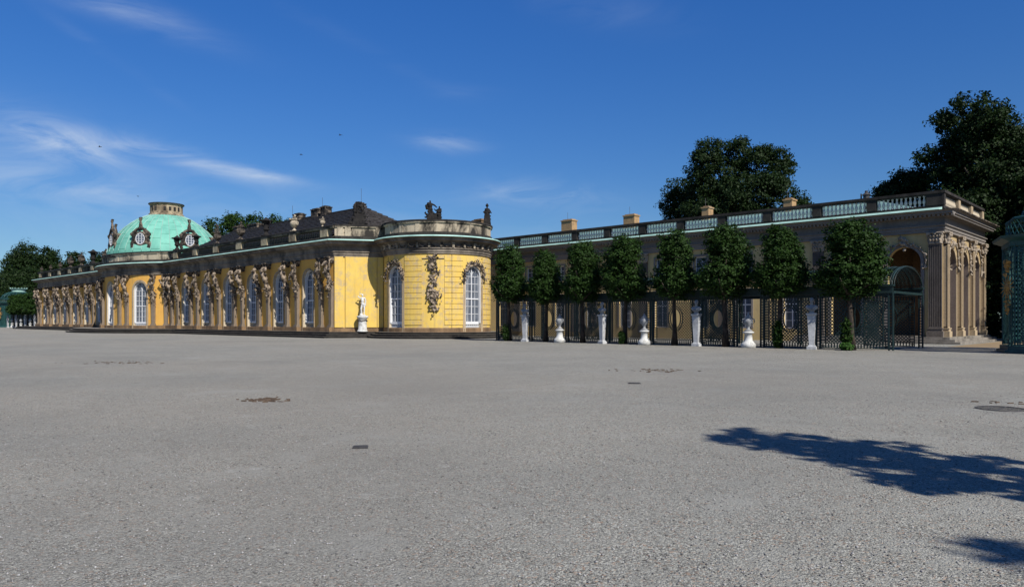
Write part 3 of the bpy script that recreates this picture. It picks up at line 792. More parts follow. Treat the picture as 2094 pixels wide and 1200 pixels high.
vl = [('small pale vase nearest the corner trophy on the parapet', VMF, .55), ('pale flower-filled vase, second from the palace corner', VMF, .95),
      ('dark broad-brimmed vase before the tiled roof, third from the corner', VM[2], 1.1), ('dark flower vase before the tiled roof, fourth from the corner', VM[0], 1.15),
      ('grey flower vase at the low left end of the tiled roof', VM[0], 1.0), ('dark vase half hidden before the right dormer of the dome', VM[2], .9),
      ('dark broad-brimmed vase between two dome dormers', VM[2], 1.05)]
for x, (lb, me, sc) in zip([-61.1]+[xx-2.85 for xx in wx], vl): vase(x, me, lb, sc)
vl2 = ['dark vase at the left foot of the dome', 'dark broad-brimmed vase standing against the sky left of the dome', 'dark flower vase, second left of the dome against the trees',
       'dark rounded vase, third left of the dome', 'small grey vase, fourth left of the dome', 'small pale vase, fifth left of the dome', 'small pale vase at the far left end of the balustrade']
for x, lb, me, sc in zip([2*CX-(xx-2.85) for xx in wx[::-1]]+[2*CX+60.6], vl2, [VM[0], VM[2], VM[0], VM[0], VM[0], VM[0], VM[0]], [1.1, 1.25, 1.2, 1.1, .7, .6, .6]): vase(x, me, lb, sc)

def figure(b, o, h=1.7, pose='stand', s=1, rot=0, fat=1.):
    """adds one human body (local facing -y), height h, feet at o"""
    k = h/1.75; T = Matrix.Translation(o) @ Matrix.Rotation(rot, 4, 'Z') @ Matrix.Scale(k, 4)
    def L(pts, rad): b.limb([T @ Vector(p) for p in pts], [r_*k*fat for r_ in rad], 8)
    def Bl(c, r_): b.ball(T @ Vector(c), [x*k for x in r_], 10, M=Matrix.Rotation(rot, 3, 'Z'))
    sh = .045*s
    L([(0, 0, .92), (.01*s, 0, 1.06), (.0, -.01, 1.2), (-.01*s, 0, 1.36)], [.135, .12, .14, .12])
    Bl((sh, 0, .9), (.165, .125, .12))
    L([(-.16, 0, 1.40), (.16, 0, 1.40)], [.07, .07]); L([(0, 0, 1.4), (0, -.015, 1.52)], [.06, .05])
    Bl((0, -.03, 1.63), (.078, .095, .115)); Bl((0, -.125, 1.61), (.014, .022, .025)); Bl((0, .015, 1.665), (.09, .095, .09))
    if pose == 'stand':
        L([(.085+sh, 0, .88), (.10+sh, -.02, .48), (.09+sh, .0, .08)], [.095, .06, .042]); L([(.09+sh, 0, .04), (.12+sh, -.15, .03)], [.045, .03])
        L([(-.085+sh, 0, .86), (-.12, -.09, .47), (-.12, .03, .09)], [.095, .06, .042]); L([(-.12, .02, .05), (-.15, -.12, .03)], [.045, .03])
    else:   # seated
        L([(.09, 0, .88), (.14, -.36, .84), (.14, -.34, .42)], [.1, .07, .045]); L([(-.09, 0, .88), (-.16, -.3, .8), (-.2, -.15, .4)], [.1, .07, .045])
    return T, L, Bl
# white marble statue in front of the slanting wall
sx, sy = -56.9, 39.7
ST = empty('marble_statue', (sx, sy, .55), R(48), label='white marble nude statue on a round pedestal, one arm raised to its head', cat='statue')
b = MB(); T, L, Bl = figure(b, (0, 0, 1.56), 1.93)
L([(-.19, 0, 1.41), (-.36, -.03, 1.52), (-.20, -.06, 1.74), (-.06, -.02, 1.75)], [.058, .047, .036, .032])
L([(.19, 0, 1.40), (.26, .02, 1.14), (.25, -.05, .9), (.25, -.07, .82)], [.058, .047, .036, .035])
for i in range(4): L([(.235+.012*i, -.06, .83), (.24+.014*i, -.075, .74-.01*abs(i-1.5))], [.013, .011])
L([(-.12, .1, 0), (-.13, .12, .35), (-.11, .12, .62)], [.13, .09, .06])       # tree stump support
L([(-.1, .1, .6), (.2, .1, .75), (.26, .04, .88)], [.04, .05, .03])
b.lathe([(.30, 1.47), (.30, 1.56), (.26, 1.58)], 16)
inst('figure', fuse(b, 'figure', MARB, .022, 1), ST)
b = MB(); b.lathe([(.5, 0), (.5, .1), (.44, .14), (.40, .2), (.38, .9), (.42, 1.22), (.52, 1.3), (.54, 1.42), (.5, 1.47)], 24); pd = b.build('pedestal', MARBP, ST, True)
b = MB()
for i in range(24):
    a = 2*math.pi*i/24; b.ball((.41*math.cos(a), .41*math.sin(a), .98+.08*abs(math.sin(a*2))), .055, 6)
b.build('garland', VASEM, pd)
# trophy group on the corner parapet
b = MB(); figure(b, (-.35, .05, .6), 1.4, 'seat', 1, .4, 1.7); figure(b, (.4, .05, .3), 1.2, 'seat', -1, -.5, 1.7)
b.frust(0, 0, -.1, 1.0, 1.3, .7, .7, .5); cluster(b, [(-.75, 0, -.7), (-.5, 0, .3), (-.1, 0, 1.3), (.1, 0, 2.0), (.4, 0, 1.1), (.7, 0, 0)], .4, 90, 8, .1)
b.limb([(-.4, 0, 1.2), (-.9, -.1, .2), (-.85, -.1, -.5)], .1, 6)
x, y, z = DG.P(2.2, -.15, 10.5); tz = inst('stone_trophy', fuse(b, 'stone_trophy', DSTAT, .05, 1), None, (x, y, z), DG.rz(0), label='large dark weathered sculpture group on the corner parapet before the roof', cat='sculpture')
# putti group
b = MB(); T, L, Bl = figure(b, (-.36, 0, .1), 1.6, 'stand', 1, .5, 1.6); L([(.19, 0, 1.4), (.42, -.1, 1.3), (.6, -.2, 1.1)], [.06, .05, .04]); L([(-.19, 0, 1.4), (-.35, .1, 1.2), (-.3, .1, .95)], [.1, .09, .08])
T, L, Bl = figure(b, (.46, 0, -.3), 1.5, 'seat', -1, -.6, 1.6); L([(-.19, 0, 1.4), (-.4, -.1, 1.3), (-.5, -.2, 1.45)], [.06, .05, .04]); L([(.19, 0, 1.4), (.3, -.1, 1.15), (.1, -.3, 1.1)], [.06, .05, .04])
b.frust(0, 0, 0, .55, 1.35, .6, .8, .45); cluster(b, [(-.6, 0, .2), (-.3, 0, .7), (.2, 0, .4), (.6, 0, .3)], .35, 30, 6, .1)
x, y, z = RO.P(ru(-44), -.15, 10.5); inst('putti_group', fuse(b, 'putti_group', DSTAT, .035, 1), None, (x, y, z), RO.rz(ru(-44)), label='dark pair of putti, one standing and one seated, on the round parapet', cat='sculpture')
b = MB(); T, L, Bl = figure(b, (0, 0, .3), 1.5, 'stand', 1, 0, 1.6); L([(.19, 0, 1.4), (.36, -.1, 1.15), (.22, -.25, 1.05)], [.06, .05, .04]); L([(-.19, 0, 1.4), (-.32, .0, 1.15), (-.25, -.1, .9)], [.06, .05, .04])
b.frust(0, .02, 0, 1.2, .75, .6, .45, .38); cluster(b, [(-.2, 0, .3), (-.15, 0, 1.2), (.15, 0, 1.3), (.25, 0, .3)], .22, 40, 2, .1); b.lathe([(.12, 2.0), (.17, 2.14), (.1, 2.18), (.05, 2.3)], 8, (0, 0, -.25)); b.frust(0, 0, -.4, .2, .5, .5, .5, .5)
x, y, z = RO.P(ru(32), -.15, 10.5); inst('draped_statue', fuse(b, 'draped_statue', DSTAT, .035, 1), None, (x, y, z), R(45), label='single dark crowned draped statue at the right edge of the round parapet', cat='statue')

# ------------------------------------------------------------------ SERVICE WING
WG = empty('side_wing', (0, 0, 0), label='long yellow side wing with balustrade, fluted pilasters and arched portico, behind the clipped trees', cat='building')
WX0, WX1, WY = -64.0, -13.4, 57.0; WYB = 69.0
FW = Seg((WX0, WY), (WX1, WY)); SW = Seg((WX1, WY), (WX1, WYB))
bays = [-14.06-3.95*i for i in range(12)]
ops = [op(-15.82-WX0, 2.15, .45, 6.78), op(-19.8-WX0, 2.15, .45, 6.78)]
wxs = [(a+b)/2 for a, b in zip(bays[2:], bays[3:])]
for x in wxs:
    ops.append(op(x-WX0, 1.25, .95, 4.1, False)); ops.append(op(x-WX0, 1.2, 5.55, 7.1, False))
w = MB(); arch_wall(w, FW, 0, FW.L, 0, 7.7, ops[2:]+ops[:2], .5, 0, 0, .5)
sops = [op(u, 2.45, .45, 6.7) for u in (2.35, 6.0, 9.65)]
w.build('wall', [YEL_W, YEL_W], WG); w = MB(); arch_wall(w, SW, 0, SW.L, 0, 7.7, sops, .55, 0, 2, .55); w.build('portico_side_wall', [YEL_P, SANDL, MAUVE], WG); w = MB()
w.quad((WX1, WYB, 0), (WX0, WYB, 0), (WX0, WYB, 9), (WX1, WYB, 9))
w.build('wall', [YEL_W, SANDL, MAUVE], WG)
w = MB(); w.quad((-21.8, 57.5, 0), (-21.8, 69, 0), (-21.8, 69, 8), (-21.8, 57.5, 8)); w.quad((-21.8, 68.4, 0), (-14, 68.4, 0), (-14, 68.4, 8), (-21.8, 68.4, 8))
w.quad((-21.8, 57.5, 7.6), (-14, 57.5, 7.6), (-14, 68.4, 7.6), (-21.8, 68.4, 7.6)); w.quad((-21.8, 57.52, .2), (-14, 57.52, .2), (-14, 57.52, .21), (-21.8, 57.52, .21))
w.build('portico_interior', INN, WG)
w = MB(); arch_wall(w, Seg((-21.8, 62.4), (-16.6, 62.4)), 0, 5.2, .3, 7.6, [op(2.6, 1.8, .45, 5.6)], .4); w.box(-16.6, -16.2, 62.0, 62.9, .3, 7.6); w.build('light_blocking_partition', [INN, INN], WG)  # partition added inside the portico to keep light out
for o in ops[2:]:
    s = MB(); surround(s, FW, o, .16, .06)
    if o['z0'] > 5: slab(s, FW, o['c']-.85, o['c']+.85, o['z0']-.14, o['z0'], 0, .16, 1)
    s.build('window_surround', [ENTR, YEL_W], WG)
for o in ops[:2]: s = MB(); surround(s, FW, o, .22, .08); s.build('arch_surround', ENTR, WG)
for o in sops: s = MB(); surround(s, SW, o, .16, .05); s.build('arch_surround', SAND, WG)
e = MB(); wp = [Vector((WX0, WY)), Vector((WX1, WY)), Vector((WX1, WYB)), Vector((WX1-.01, WYB)), ]
wp = [Vector((WX0, WY)), Vector((WX1, WY)), Vector((WX1, WYB)), Vector((WX0, WYB))]
sweep(e, wp, [(0, 7.68), (.16, 7.68), (.16, 7.86), (.21, 7.88), (.21, 8.08), (.31, 8.12), (.31, 8.18), (.16, 8.2), (.16, 8.68), (.3, 8.72), (.36, 8.82), (.78, 8.87), (.78, 9.0), (.95, 9.12), (0, 9.12)])
ent = e.build('entablature', ENTR, WG)
b = MB()
for x in np.arange(WX0+.3, WX1+.7, .28): b.box(x, x+.15, WY-.7, WY-.36, 8.72, 8.87)
for y in np.arange(WY-.3, WYB+.5, .28): b.box(WX1+.36, WX1+.7, y, y+.15, 8.72, 8.87)
b.build('dentil_row', ENTR, ent)
c = MB(); sweep(c, wp[1:], [(.2, 9.122), (1.0, 9.122), (1.0, 9.2), (.2, 9.33)]); c.build('side_gutter', VASEM, WG)
c = MB(); sweep(c, wp[:2]+[wp[1]+Vector((.01, 0))], [(.2, 9.125), (1.05, 9.125), (.95, 9.25), (.2, 9.37)]); c.build('copper_gutter', COPG, WG)
b = MB(); b.box(WX0, WX1-.1, WY+.1, WYB, 9.1, 9.3)
x0, x1, y0, y1, zr = WX0, WX1-.9, WY+.9, WYB-.9, 11.15
course_plane(b, (x0, y0, 9.35), (x1, y0, 9.35), (x1-5, 63, zr), (x0, 63, zr), 1, 0); course_plane(b, (x1, y0, 9.35), (x1, y1, 9.35), (x1-5, 63, zr), (x1-5, 63, zr), 1, 0)
b.quad((x1, y1, 9.35), (x0, y1, 9.35), (x0, 63, zr), (x1-5, 63, zr))
for x in np.arange(x0, x1-5, .7): b.tube([(x, y0, 9.37), (x, 63, zr+.02)], .03, 4)
roofw = b.build('copper_roof', COPR, WG)
BS = bpy.data.materials  # noqa
bb = MB(); sweep(bb, wp[:3], [(-.3, 9.3), (.1, 9.3), (.1, 9.52), (-.3, 9.54)]); sweep(bb, wp[:3], [(-.3, 10.30), (.1, 10.30), (.18, 10.36), (.18, 10.54), (-.36, 10.56)])
balo = bb.build('balustrade', BLACK, WG)
for i, x in enumerate(bays):
    q = MB(); q.box(x-.33, x+.33 if i else WX1+.12, WY-.12, WY+.32, 9.545, 10.31); q.build('pier', BLACK, balo)
ys = [WY+.35, WY+4.15, WY+8.0, WY+11.7]
for y in ys[1:]:
    q = MB(); q.box(WX1-.3, WX1+.12, y-.3, y+.3, 9.545, 10.31); q.build('pier', SAND, balo)
cnt = 0
for a, b_ in zip(ys, ys[1:]):
    for i in range(10):
        inst('baluster', BALS, balo, (WX1-.1, a+.42+(b_-a-.84)*(i+.5)/10, 9.54)); cnt += 1
stf = MB()
for a, b_ in zip(bays, bays[1:]):
    for i in range(11):
        loc = (a-.36+(b_-a+.72)*(i+.5)/11, WY+.1, 9.54)
        if cnt < 96: inst('baluster', BALWM, balo, loc); cnt += 1
        else: stf.merge(balw, Matrix.Translation(loc))
stf.build('baluster', GBAL, balo, True, kind='stuff')
# pilasters
def pil(w_, d_, flutes=7, mat=None):
    b = MB(); b.box(-w_/2-.12, w_/2+.12, -d_-.12, 0, .45, .85); b.box(-w_/2-.06, w_/2+.06, -d_-.06, 0, .85, 1.0); b.box(-w_/2-.09, w_/2+.09, -d_-.09, 0, 1.0, 1.08)
    b.box(-w_/2, w_/2, -d_+.05, 0, 1.08, 6.85)
    for i in range(flutes+1):
        x = -w_/2+w_*i/flutes; b.box(x-.022, x+.022, -d_, -d_+.05, 1.15, 6.75)
    b.box(-w_/2, w_/2, -d_-.0, -.02, 1.081, 1.16); b.box(-w_/2, w_/2, -d_, -.02, 6.74, 6.849)
    return b.mesh('pilaster', mat or COLST)
def capital(w_, d_, seed):
    b = MB(); b.box(-w_/2-.05, w_/2+.05, -d_-.05, 0, 6.85, 6.93); b.frust(0, -d_/2, 6.9, 7.58, w_*.9, d_*.9, w_*1.15, d_*1.15); b.box(-w_/2-.16, w_/2+.16, -d_-.16, 0, 7.58, 7.68)
    for row, z in ((0, 7.1), (1, 7.35)):
        for i in range(4):
            x = -w_/2+w_*(i+.5*(1+row*.3))/4; b.limb([(x, -d_, z-.15), (x, -d_-.04, z+.02), (x, -d_-.13, z+.06)], [.08, .08, .05], 6)
    for sx in (-1, 1):
        b.limb([(sx*w_*.2, -d_-.05, 7.4), (sx*w_*.5, -d_-.1, 7.55), (sx*(w_*.5+.1), -d_-.12, 7.46)], .06, 6)
        for z in (7.1, 7.35): b.limb([(sx*w_/2, -d_/2, z-.12), (sx*(w_/2+.1), -d_/2, z+.06)], [.08, .05], 6)
    b.ball((0, -d_-.12, 7.55), .08, 6)
    return fuse(b, 'capital', CAPST, .03, 1)
PM = pil(.78, .22); CM = capital(.78, .22, 1); PM2 = pil(.5, .3, 4, SAND); CM2 = capital(.5, .3, 2)
for x in (-13.82, -17.85, -21.8, -29.7, -37.6, -45.5, -53.4):
    o = inst('pilaster', PM, WG, (x, WY, 0), 0); inst('capital', CM, o)
for u in (.36, 4.17, 7.83, 11.55):
    o = inst('pilaster', PM2, WG, (WX1, WY+u, 0), R(90)); inst('capital', CM2, o)
def carve_w(path, u, pts, r, n, seed):
    b = MB(); cluster(b, pts, r, n, seed, .07)
    for a, c2 in zip(pts, pts[1:]): b.limb([a, c2], r*.3, 6)
    x, y, z = path.P(u, .06, 0); inst('arch_carving', fuse(b, 'arch_carving', CAPST, .04, 1), WG, (x, y, 0), path.rz(u))
for x in (-15.82, -19.8):
    pts = [(-1.42*math.cos(R(a)), -.06, 5.7+1.35*math.sin(R(a))) for a in range(-20, 202, 20)]
    carve_w(FW, x-WX0, pts, .2, 60, 5); carve_w(FW, x-WX0, [(0, -.1, 6.9), (0, -.12, 7.4)], .36, 26, 7)
for u in (2.35, 6.0, 9.65):
    pts = [(-1.4*math.cos(R(a)), -.08, 5.6+1.5*math.sin(R(a))) for a in range(-20, 202, 20)]
    carve_w(SW, u, pts, .24, 60, int(u))
# wing windows
b = MB(); b.bar((-.6, 5.6), (.6, 5.6), .1, 0, .08); b.bar((-.6, 7.05), (.6, 7.05), .1, 0, .08)
for x in (-.56, 0, .56): b.bar((x, 5.6), (x, 7.05), .08, 0, .08)
for z in (6.1, 6.58): b.bar((-.56, z), (.56, z), .035, .01, .07)
U1 = b.mesh('window_frame', WHITE); b = MB(); b.quad((-.6, .05, 5.55), (.6, .05, 5.55), (.6, .05, 7.1), (-.6, .05, 7.1)); U2 = b.mesh('pane', GLASS)
b = MB()
for z in (1.0, 4.05, 2.9): b.bar((-.6, z), (.6, z), .1, 0, .08)
for x in (-.58, 0, .58): b.bar((x, 1.0), (x, 4.05), .08, 0, .08)
for z in (1.6, 2.25, 3.5): b.bar((-.56, z), (.56, z), .035, .01, .07)
L1 = b.mesh('window_frame', WHITE); b = MB(); b.quad((-.62, .05, .95), (.62, .05, .95), (.62, .05, 4.1), (-.62, .05, 4.1)); L2 = b.mesh('pane', GLASS)
for x in wxs:
    o = inst('window', U1, WG, (x, WY+.2, 0)); inst('pane', U2, o)
    o = inst('window', L1, WG, (x, WY+.2, 0)); inst('pane', L2, o)
for x in (-27.7+2, -43.5, -51.4+2):
    b = MB(); b.tube([(x, WY-.1, .1), (x, WY-.1, 7.7)], .06, 8); b.build('downpipe', VASEM, WG)

b = MB()
for off, z in ((.55, .45), (.95, .30), (1.35, .15)):
    b.box(-23.5, WX1+off, WY-off, WYB+off*.3, z-.15, z)
b.build('portico_steps', STEPT, WG)
for x, w_, z1 in ((-51.3, 1.5, 12.6), (-43.1, 1.35, 12.35), (-34.5, .7, 12.25), (-26.6, .75, 12.1)):
    c = chimney(x, 63, w_, .9, 10.9, z1, WG, BRICK)
    b = MB(); b.tube([(x-.2, 63, z1), (x-.2, 63, z1+.9)], .02, 4); b.build('lightning_rod', IRON, c)
b = MB(); b.lathe([(.25, 10.9), (.25, 11.7), (.35, 11.75), (.12, 11.95), (.12, 12.1)], 10, (-20.3, 63, 0)); b.tube([(-20.7, 63, 10.9), (-20.7, 63, 11.9)], .06, 6); b.build('roof_vent', IRON, WG)

# ------------------------------------------------------------------ TRELLIS
TG = empty('trellis_arcade', (-26.9, 42, 0), label='dark green lattice arcade with oval openings and slatted barrel roof behind the clipped trees', cat='trellis')
TY = 42.0; TYB = 47.5; ZB = 3.05
def lattice(w_, h0, h1, pitch=.15, bw=.038, oval=None, diag=True, y0=0, border=True, rings=True):
    """diagonal lattice panel, local x 0..w"""
    b = MB(); m_ = .28 if border else 0
    x0, x1, z0, z1 = m_, w_-m_, h0+m_, h1-m_
    def clip(px_, pz_, dx, dz, tmax):
        segs = [(0, tmax)]
        if oval:
            cx, cz, rx, rz = oval
            A = (dx/rx)**2+(dz/rz)**2; B = 2*((px_-cx)*dx/rx**2+(pz_-cz)*dz/rz**2); C_ = ((px_-cx)/rx)**2+((pz_-cz)/rz)**2-1
            D_ = B*B-4*A*C_
            if D_ > 0:
                t0, t1 = (-B-math.sqrt(D_))/(2*A), (-B+math.sqrt(D_))/(2*A)
                segs = [(a, c_) for a, c_ in ((0, min(t0, tmax)), (max(t1, 0), tmax)) if c_-a > .01]
        return segs
    H = z1-z0; W = x1-x0
    for sgn, ya in ((1, y0), (-1, y0+.02)):
        c0 = -H
        while c0 < W:
            # line starting at bottom x0+c0, going up with slope 1 (or mirrored)
            ax, az = x0+c0, z0; tmax = H
            ta = max(0, x0-ax); tb = min(H, x1-ax)
            if tb-ta > .02:
                px_, pz_ = ax+ta, az+ta; L_ = tb-ta
                if sgn > 0: sx, dx = px_, 1
                else: sx, dx = x0+x1-px_, -1
                for a, c_ in clip(sx, pz_, dx, 1, L_):
                    b.bar((sx+dx*a, pz_+a), (sx+dx*c_, pz_+c_), bw, ya, ya+.018)
            c0 += pitch
    if border:
        for (xa, xb, za, zb) in ((0, w_, h0, h0+.05), (0, w_, h1-.05, h1), (0, .05, h0, h1), (w_-.05, w_, h0, h1), (m_-.04, w_-m_+.04, z0-.04, z0), (m_-.04, w_-m_+.04, z1, z1+.04), (m_-.04, m_, z0, z1), (w_-m_, w_-m_+.04, z0, z1)):
            b.box(xa, xb, y0-.02, y0+.045, za, zb)
        n = int(w_/.16)
        for i in range(n): 
            x = .05+(w_-.1)*(i+.5)/n
            for za, zb in ((h0+.05, z0-.04), (z1+.04, h1-.05)): b.box(x-.03, x+.03, y0, y0+.03, za, zb)
        n = int((h1-h0)/.16)
        for i in range(n):
            z = h0+.05+(h1-h0-.1)*(i+.5)/n
            for xa, xb in ((.05, m_-.04), (w_-m_+.04, w_-.05)): b.box(xa, xb, y0, y0+.03, z-.03, z+.03)
    if oval and rings:
        cx, cz, rx, rz = oval; n = 28
        for g, th in ((0, .05), (-.15, .05)):
            q = [(cx+(rx+g)*math.cos(2*math.pi*i/n), cz+(rz+g)*math.sin(2*math.pi*i/n)) for i in range(n+1)]
            for a, c_ in zip(q, q[1:]): b.bar(a, c_, th, y0-.02, y0+.045)
        for i in range(n):
            a = 2*math.pi*i/n; b.bar((cx+rx*math.cos(a), cz+rz*math.sin(a)), (cx+(rx-.15)*math.cos(a), cz+(rz-.15)*math.sin(a)), .05, y0, y0+.03)
    return b
edges = [-41.6, -38.0, -34.4, -30.7, -27.1, -23.5, -21.1]
edges2 = [-19.4, -16.1, -12.3]
def panels(es, y, withoval=True):
    for a, c_ in zip(es, es[1:]):
        w_ = c_-a
        ov = (w_/2, 1.72, .52, .78) if withoval else None
        lattice(w_-.24, .06, ZB-.05, .19, .048, (ov[0]-.12, *ov[1:]) if ov else None).build('lattice_panel', GREEN, TG, loc=(a+.12+26.9, y-TY, 0))
panels(edges, TY); panels(edges2, TY)
panels([-37.9, -34.3], TYB); panels([-27, -23.4], TYB); panels([-15.6, -12.5], TYB)
for y in (TY, TYB):
    for x in sorted(set(edges+edges2)):
        b = MB()
        for dx in (-.1, .1): b.box(dx-.035, dx+.035, -.05, .06, 0, ZB)
        for z in np.arange(.1, ZB, .16): b.box(-.07, .07, -.02, .03, z, z+.05)
        b.build('post', GREEN, TG, loc=(x+26.9, y-TY, 0))
b = MB()
for y in (0, TYB-TY): 
    b.box(-41.7+26.9, -12.2+26.9, y-.08, y+.1, ZB, ZB+.12); b.box(-41.7+26.9, -12.2+26.9, y-.04, y+.06, ZB+.121, ZB+.36); b.box(-41.75+26.9, -12.15+26.9, y-.14, y+.16, ZB+.361, ZB+.45)
b.build('beam', GREEN, TG)
b = MB(); n = 26; ry = (TYB-TY)/2
def vp(i, g=0): a = math.pi*i/n; return (ry-(ry+g)*math.cos(a), ZB+.45+(1.05+g)*math.sin(a))
for i in range(n+1):
    y, z = vp(i); b.box(-41.6+26.9, -12.3+26.9, y-.03, y+.03, z-.022, z+.022)
for x in np.arange(-41.6, -12.2, .9):
    pts = [(x+26.9, vp(i, .03)[0], vp(i, .03)[1]) for i in range(n+1)]; b.tube(pts, .035, 4)
    for k in (.225, .45, .675): b.tube([(x+26.9+k, p_[1], p_[2]) for p_ in pts], .014, 4)
b.build('slatted_vault', GREEN, TG)
# right end of the arcade
b = MB()
b.tube([(-12.25+26.9, vp(i, .03)[0], vp(i, .03)[1]) for i in range(n+1)], .045, 6); b.box(-12.3+26.9, -12.2+26.9, 0, TYB-TY, ZB, ZB+.12)
b.build('end_arch', GREEN, TG)
b = MB(); b.tube([(-38.62+26.9, -.2, 0), (-38.62+26.9, -.2, 3.15)], .05, 8); b.build('grey_pole', BALW, TG)
# gate leaves standing half open
for x, a in ((-21.0, -62),):
    b = MB(); b.box(0, .04, 0, .04, .05, 2.6); b.box(.86, .9, 0, .04, .05, 2.6)
    for z in (.05, 1.2, 2.56): b.box(.04, .86, 0, .04, z, z+.04)
    for i in range(1, 8): b.box(.11*i-.012, .11*i+.012, .01, .03, .09, 2.56)
    b.build('gate_leaf', GREEN, TG, loc=(x+26.9, 0, 0), rz=R(a))

TG2 = copy_tree(TG); TG2.location = (2*CX+34.9, 42, 0); TG2['label'] = 'far dark lattice arcade behind the tiny urns left of the palace'
# pavilion
def pavilion(loc, rz, label, cat='garden pavilion'):
    P = empty('lattice_pavilion', loc, rz, label=label, cat=cat, group='green lattice pavilions at the ends of the terrace')
    Rr = 3.5; b = MB(); b.lathe([(Rr+.35, 0), (Rr+.35, .14), (Rr+.2, .16), (Rr+.2, .34), (Rr-.3, .36)], 8, a0=R(22.5)); b.build('plinth', GREENP, P)
    side = 2*Rr*math.sin(R(22.5)); ap = Rr*math.cos(R(22.5))
    lt = lattice(side-.5, .4, 5.2, .24, .035, None, True, 0, True).mesh('lattice_panel', GREENP)
    ps = MB()
    for dx in (-.2, 0, .2): ps.box(dx-.03, dx+.03, -.03, .03, .36, 5.3)
    for z in np.arange(.5, 5.2, .3): ps.box(-.2, .2, -.01, .02, z, z+.04)
    pm = ps.mesh('corner_post', GREENP)
    or_ = MB()
    for i in range(14):
        a = 2*math.pi*i/14; or_.tube([(.22*math.cos(a), -.12, 3.2+.22*math.sin(a)), (.6*math.cos(a), -.12, 3.2+.6*math.sin(a))], [.035, .012], 5)
    or_.ball((0, -.12, 3.2), (.22, .06, .22), 10)
    cluster(or_, [(0, -.1, 4.6), (0, -.1, 3.9)], .25, 22, 3, .06); cluster(or_, [(0, -.1, 2.6), (.05, -.1, 1.9)], .22, 20, 5, .06)
    om = or_.mesh('gilt_trophy', GOLD)
    for k in range(8):
        a = R(45*k); nx, ny = math.cos(a), math.sin(a); rz_ = a+math.pi/2
        M = Matrix.Rotation(rz_, 4, 'Z')
        st_ = Vector((nx*ap, ny*ap, 0))+M @ Vector((-(side-.5)/2, 0, 0))
        q = inst('lattice_panel', lt, P, st_, rz_)
        a2 = a+R(22.5); q = inst('corner_post', pm, P, (Rr*math.cos(a2), Rr*math.sin(a2), 0), a2+math.pi/2)
        if k % 2 == 0: inst('gilt_trophy', om, q, (0, -.12, 0))
    b = MB(); b.lathe([(Rr-.1, 5.2), (Rr+.1, 5.22), (Rr+.12, 5.45), (Rr+.5, 5.6), (Rr+.55, 5.72), (Rr, 5.78), (Rr-.2, 5.8)], 8, a0=R(22.5), cap=False)
    for r_, z in ((Rr-.15, 6.5),): b.lathe([(r_, z), (r_+.1, z+.05), (r_+.1, z+.12), (r_, z+.15)], 8, a0=R(22.5), cap=False)
    b.build('cornice', GREENP, P)
    b = MB()
    for i in range(56):
        a = 2*math.pi*i/56
        for s_ in (-1, 1):
            b.tube([((Rr-.2)*math.cos(a+s_*t*.16), (Rr-.2)*math.sin(a+s_*t*.16), 5.8+.72*t) for t in (0, 1)], .02, 4)
    b.build('drum_lattice', GREENP, P)
    b = MB()
    for i in range(24):
        a = 2*math.pi*i/24; b.tube([((Rr-.8)*math.cos(t)*math.cos(a), (Rr-.8)*math.cos(t)*math.sin(a), 6.5+1.9*math.sin(t)) for t in [R(x) for x in range(0, 75, 8)]], .04, 4)
        for s_ in (-1, 1): b.tube([((Rr-.8)*math.cos(t)*math.cos(a+s_*t*.8), (Rr-.8)*math.cos(t)*math.sin(a+s_*t*.8), 6.5+1.9*math.sin(t)) for t in [R(x) for x in range(0, 75, 8)]], .018, 4)
    for t in range(0, 72, 7):
        t = R(t); rr = (Rr-.8)*math.cos(t); q = [(rr*math.cos(2*math.pi*i/32), rr*math.sin(2*math.pi*i/32), 6.5+1.9*math.sin(t)) for i in range(33)]; b.tube(q, .022, 4)
    b.build('lattice_dome', GREENP, P)
    b = MB(); b.lathe([(1.0, 8.1), (1.1, 8.3), (1.0, 8.5), (1.2, 8.9), (1.35, 9.0), (1.1, 9.06)], 20)
    for i in range(16):
        a = 2*math.pi*i/16; b.limb([(1.2*math.cos(a), 1.2*math.sin(a), 8.95), (1.32*math.cos(a), 1.32*math.sin(a), 9.2)], [.1, .04], 5)
    b.build('crown', COPL, P)
    return P
pavilion((-4.35, 45.0, 0), R(17), 'blue-green lattice pavilion with gilt trophies at the right edge, near the portico')
PV2 = pavilion((-203.0, 45.1, 0), R(8), 'far green lattice pavilion with crowned dome at the left edge')

PV2.scale = (1.3, 1.3, 1.0)
# ------------------------------------------------------------------ garden herms and urns
def bust_herm():
    E = empty('marble_herm')
    b = MB(); b.frust(0, 0, 0, .16, .48, .42, .48, .42); b.frust(0, 0, .16, .24, .40, .34, .32, .28)
    b.frust(0, 0, .24, 1.85, .26, .23, .42, .36); b.frust(0, 0, 1.85, 1.93, .42, .36, .54, .46); b.frust(0, 0, 1.93, 2.0, .54, .46, .54, .46)
    b.build('pedestal', HMARB, E)
    b = MB(); b.frust(0, 0, 1.98, 2.14, .28, .24, .2, .2)
    b.limb([(-.2, 0, 2.32), (.2, 0, 2.32)], .13, 8); b.ball((0, -.03, 2.28), (.27, .17, .17), 10); b.limb([(0, 0, 2.4), (0, -.02, 2.55)], .085, 8)
    b.ball((0, -.04, 2.70), (.105, .13, .15), 10); b.ball((0, -.17, 2.67), (.02, .03, .035), 6); b.ball((0, .02, 2.75), (.125, .13, .12), 8); b.ball((0, -.12, 2.59), (.06, .05, .06), 6)
    for sx in (-1, 1): b.ball((sx*.105, 0, 2.68), (.015, .03, .04), 6)
    b.limb([(-.25, -.1, 2.35), (0, -.2, 2.2), (.22, -.1, 2.4)], .05, 6)
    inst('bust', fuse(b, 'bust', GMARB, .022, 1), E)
    return E
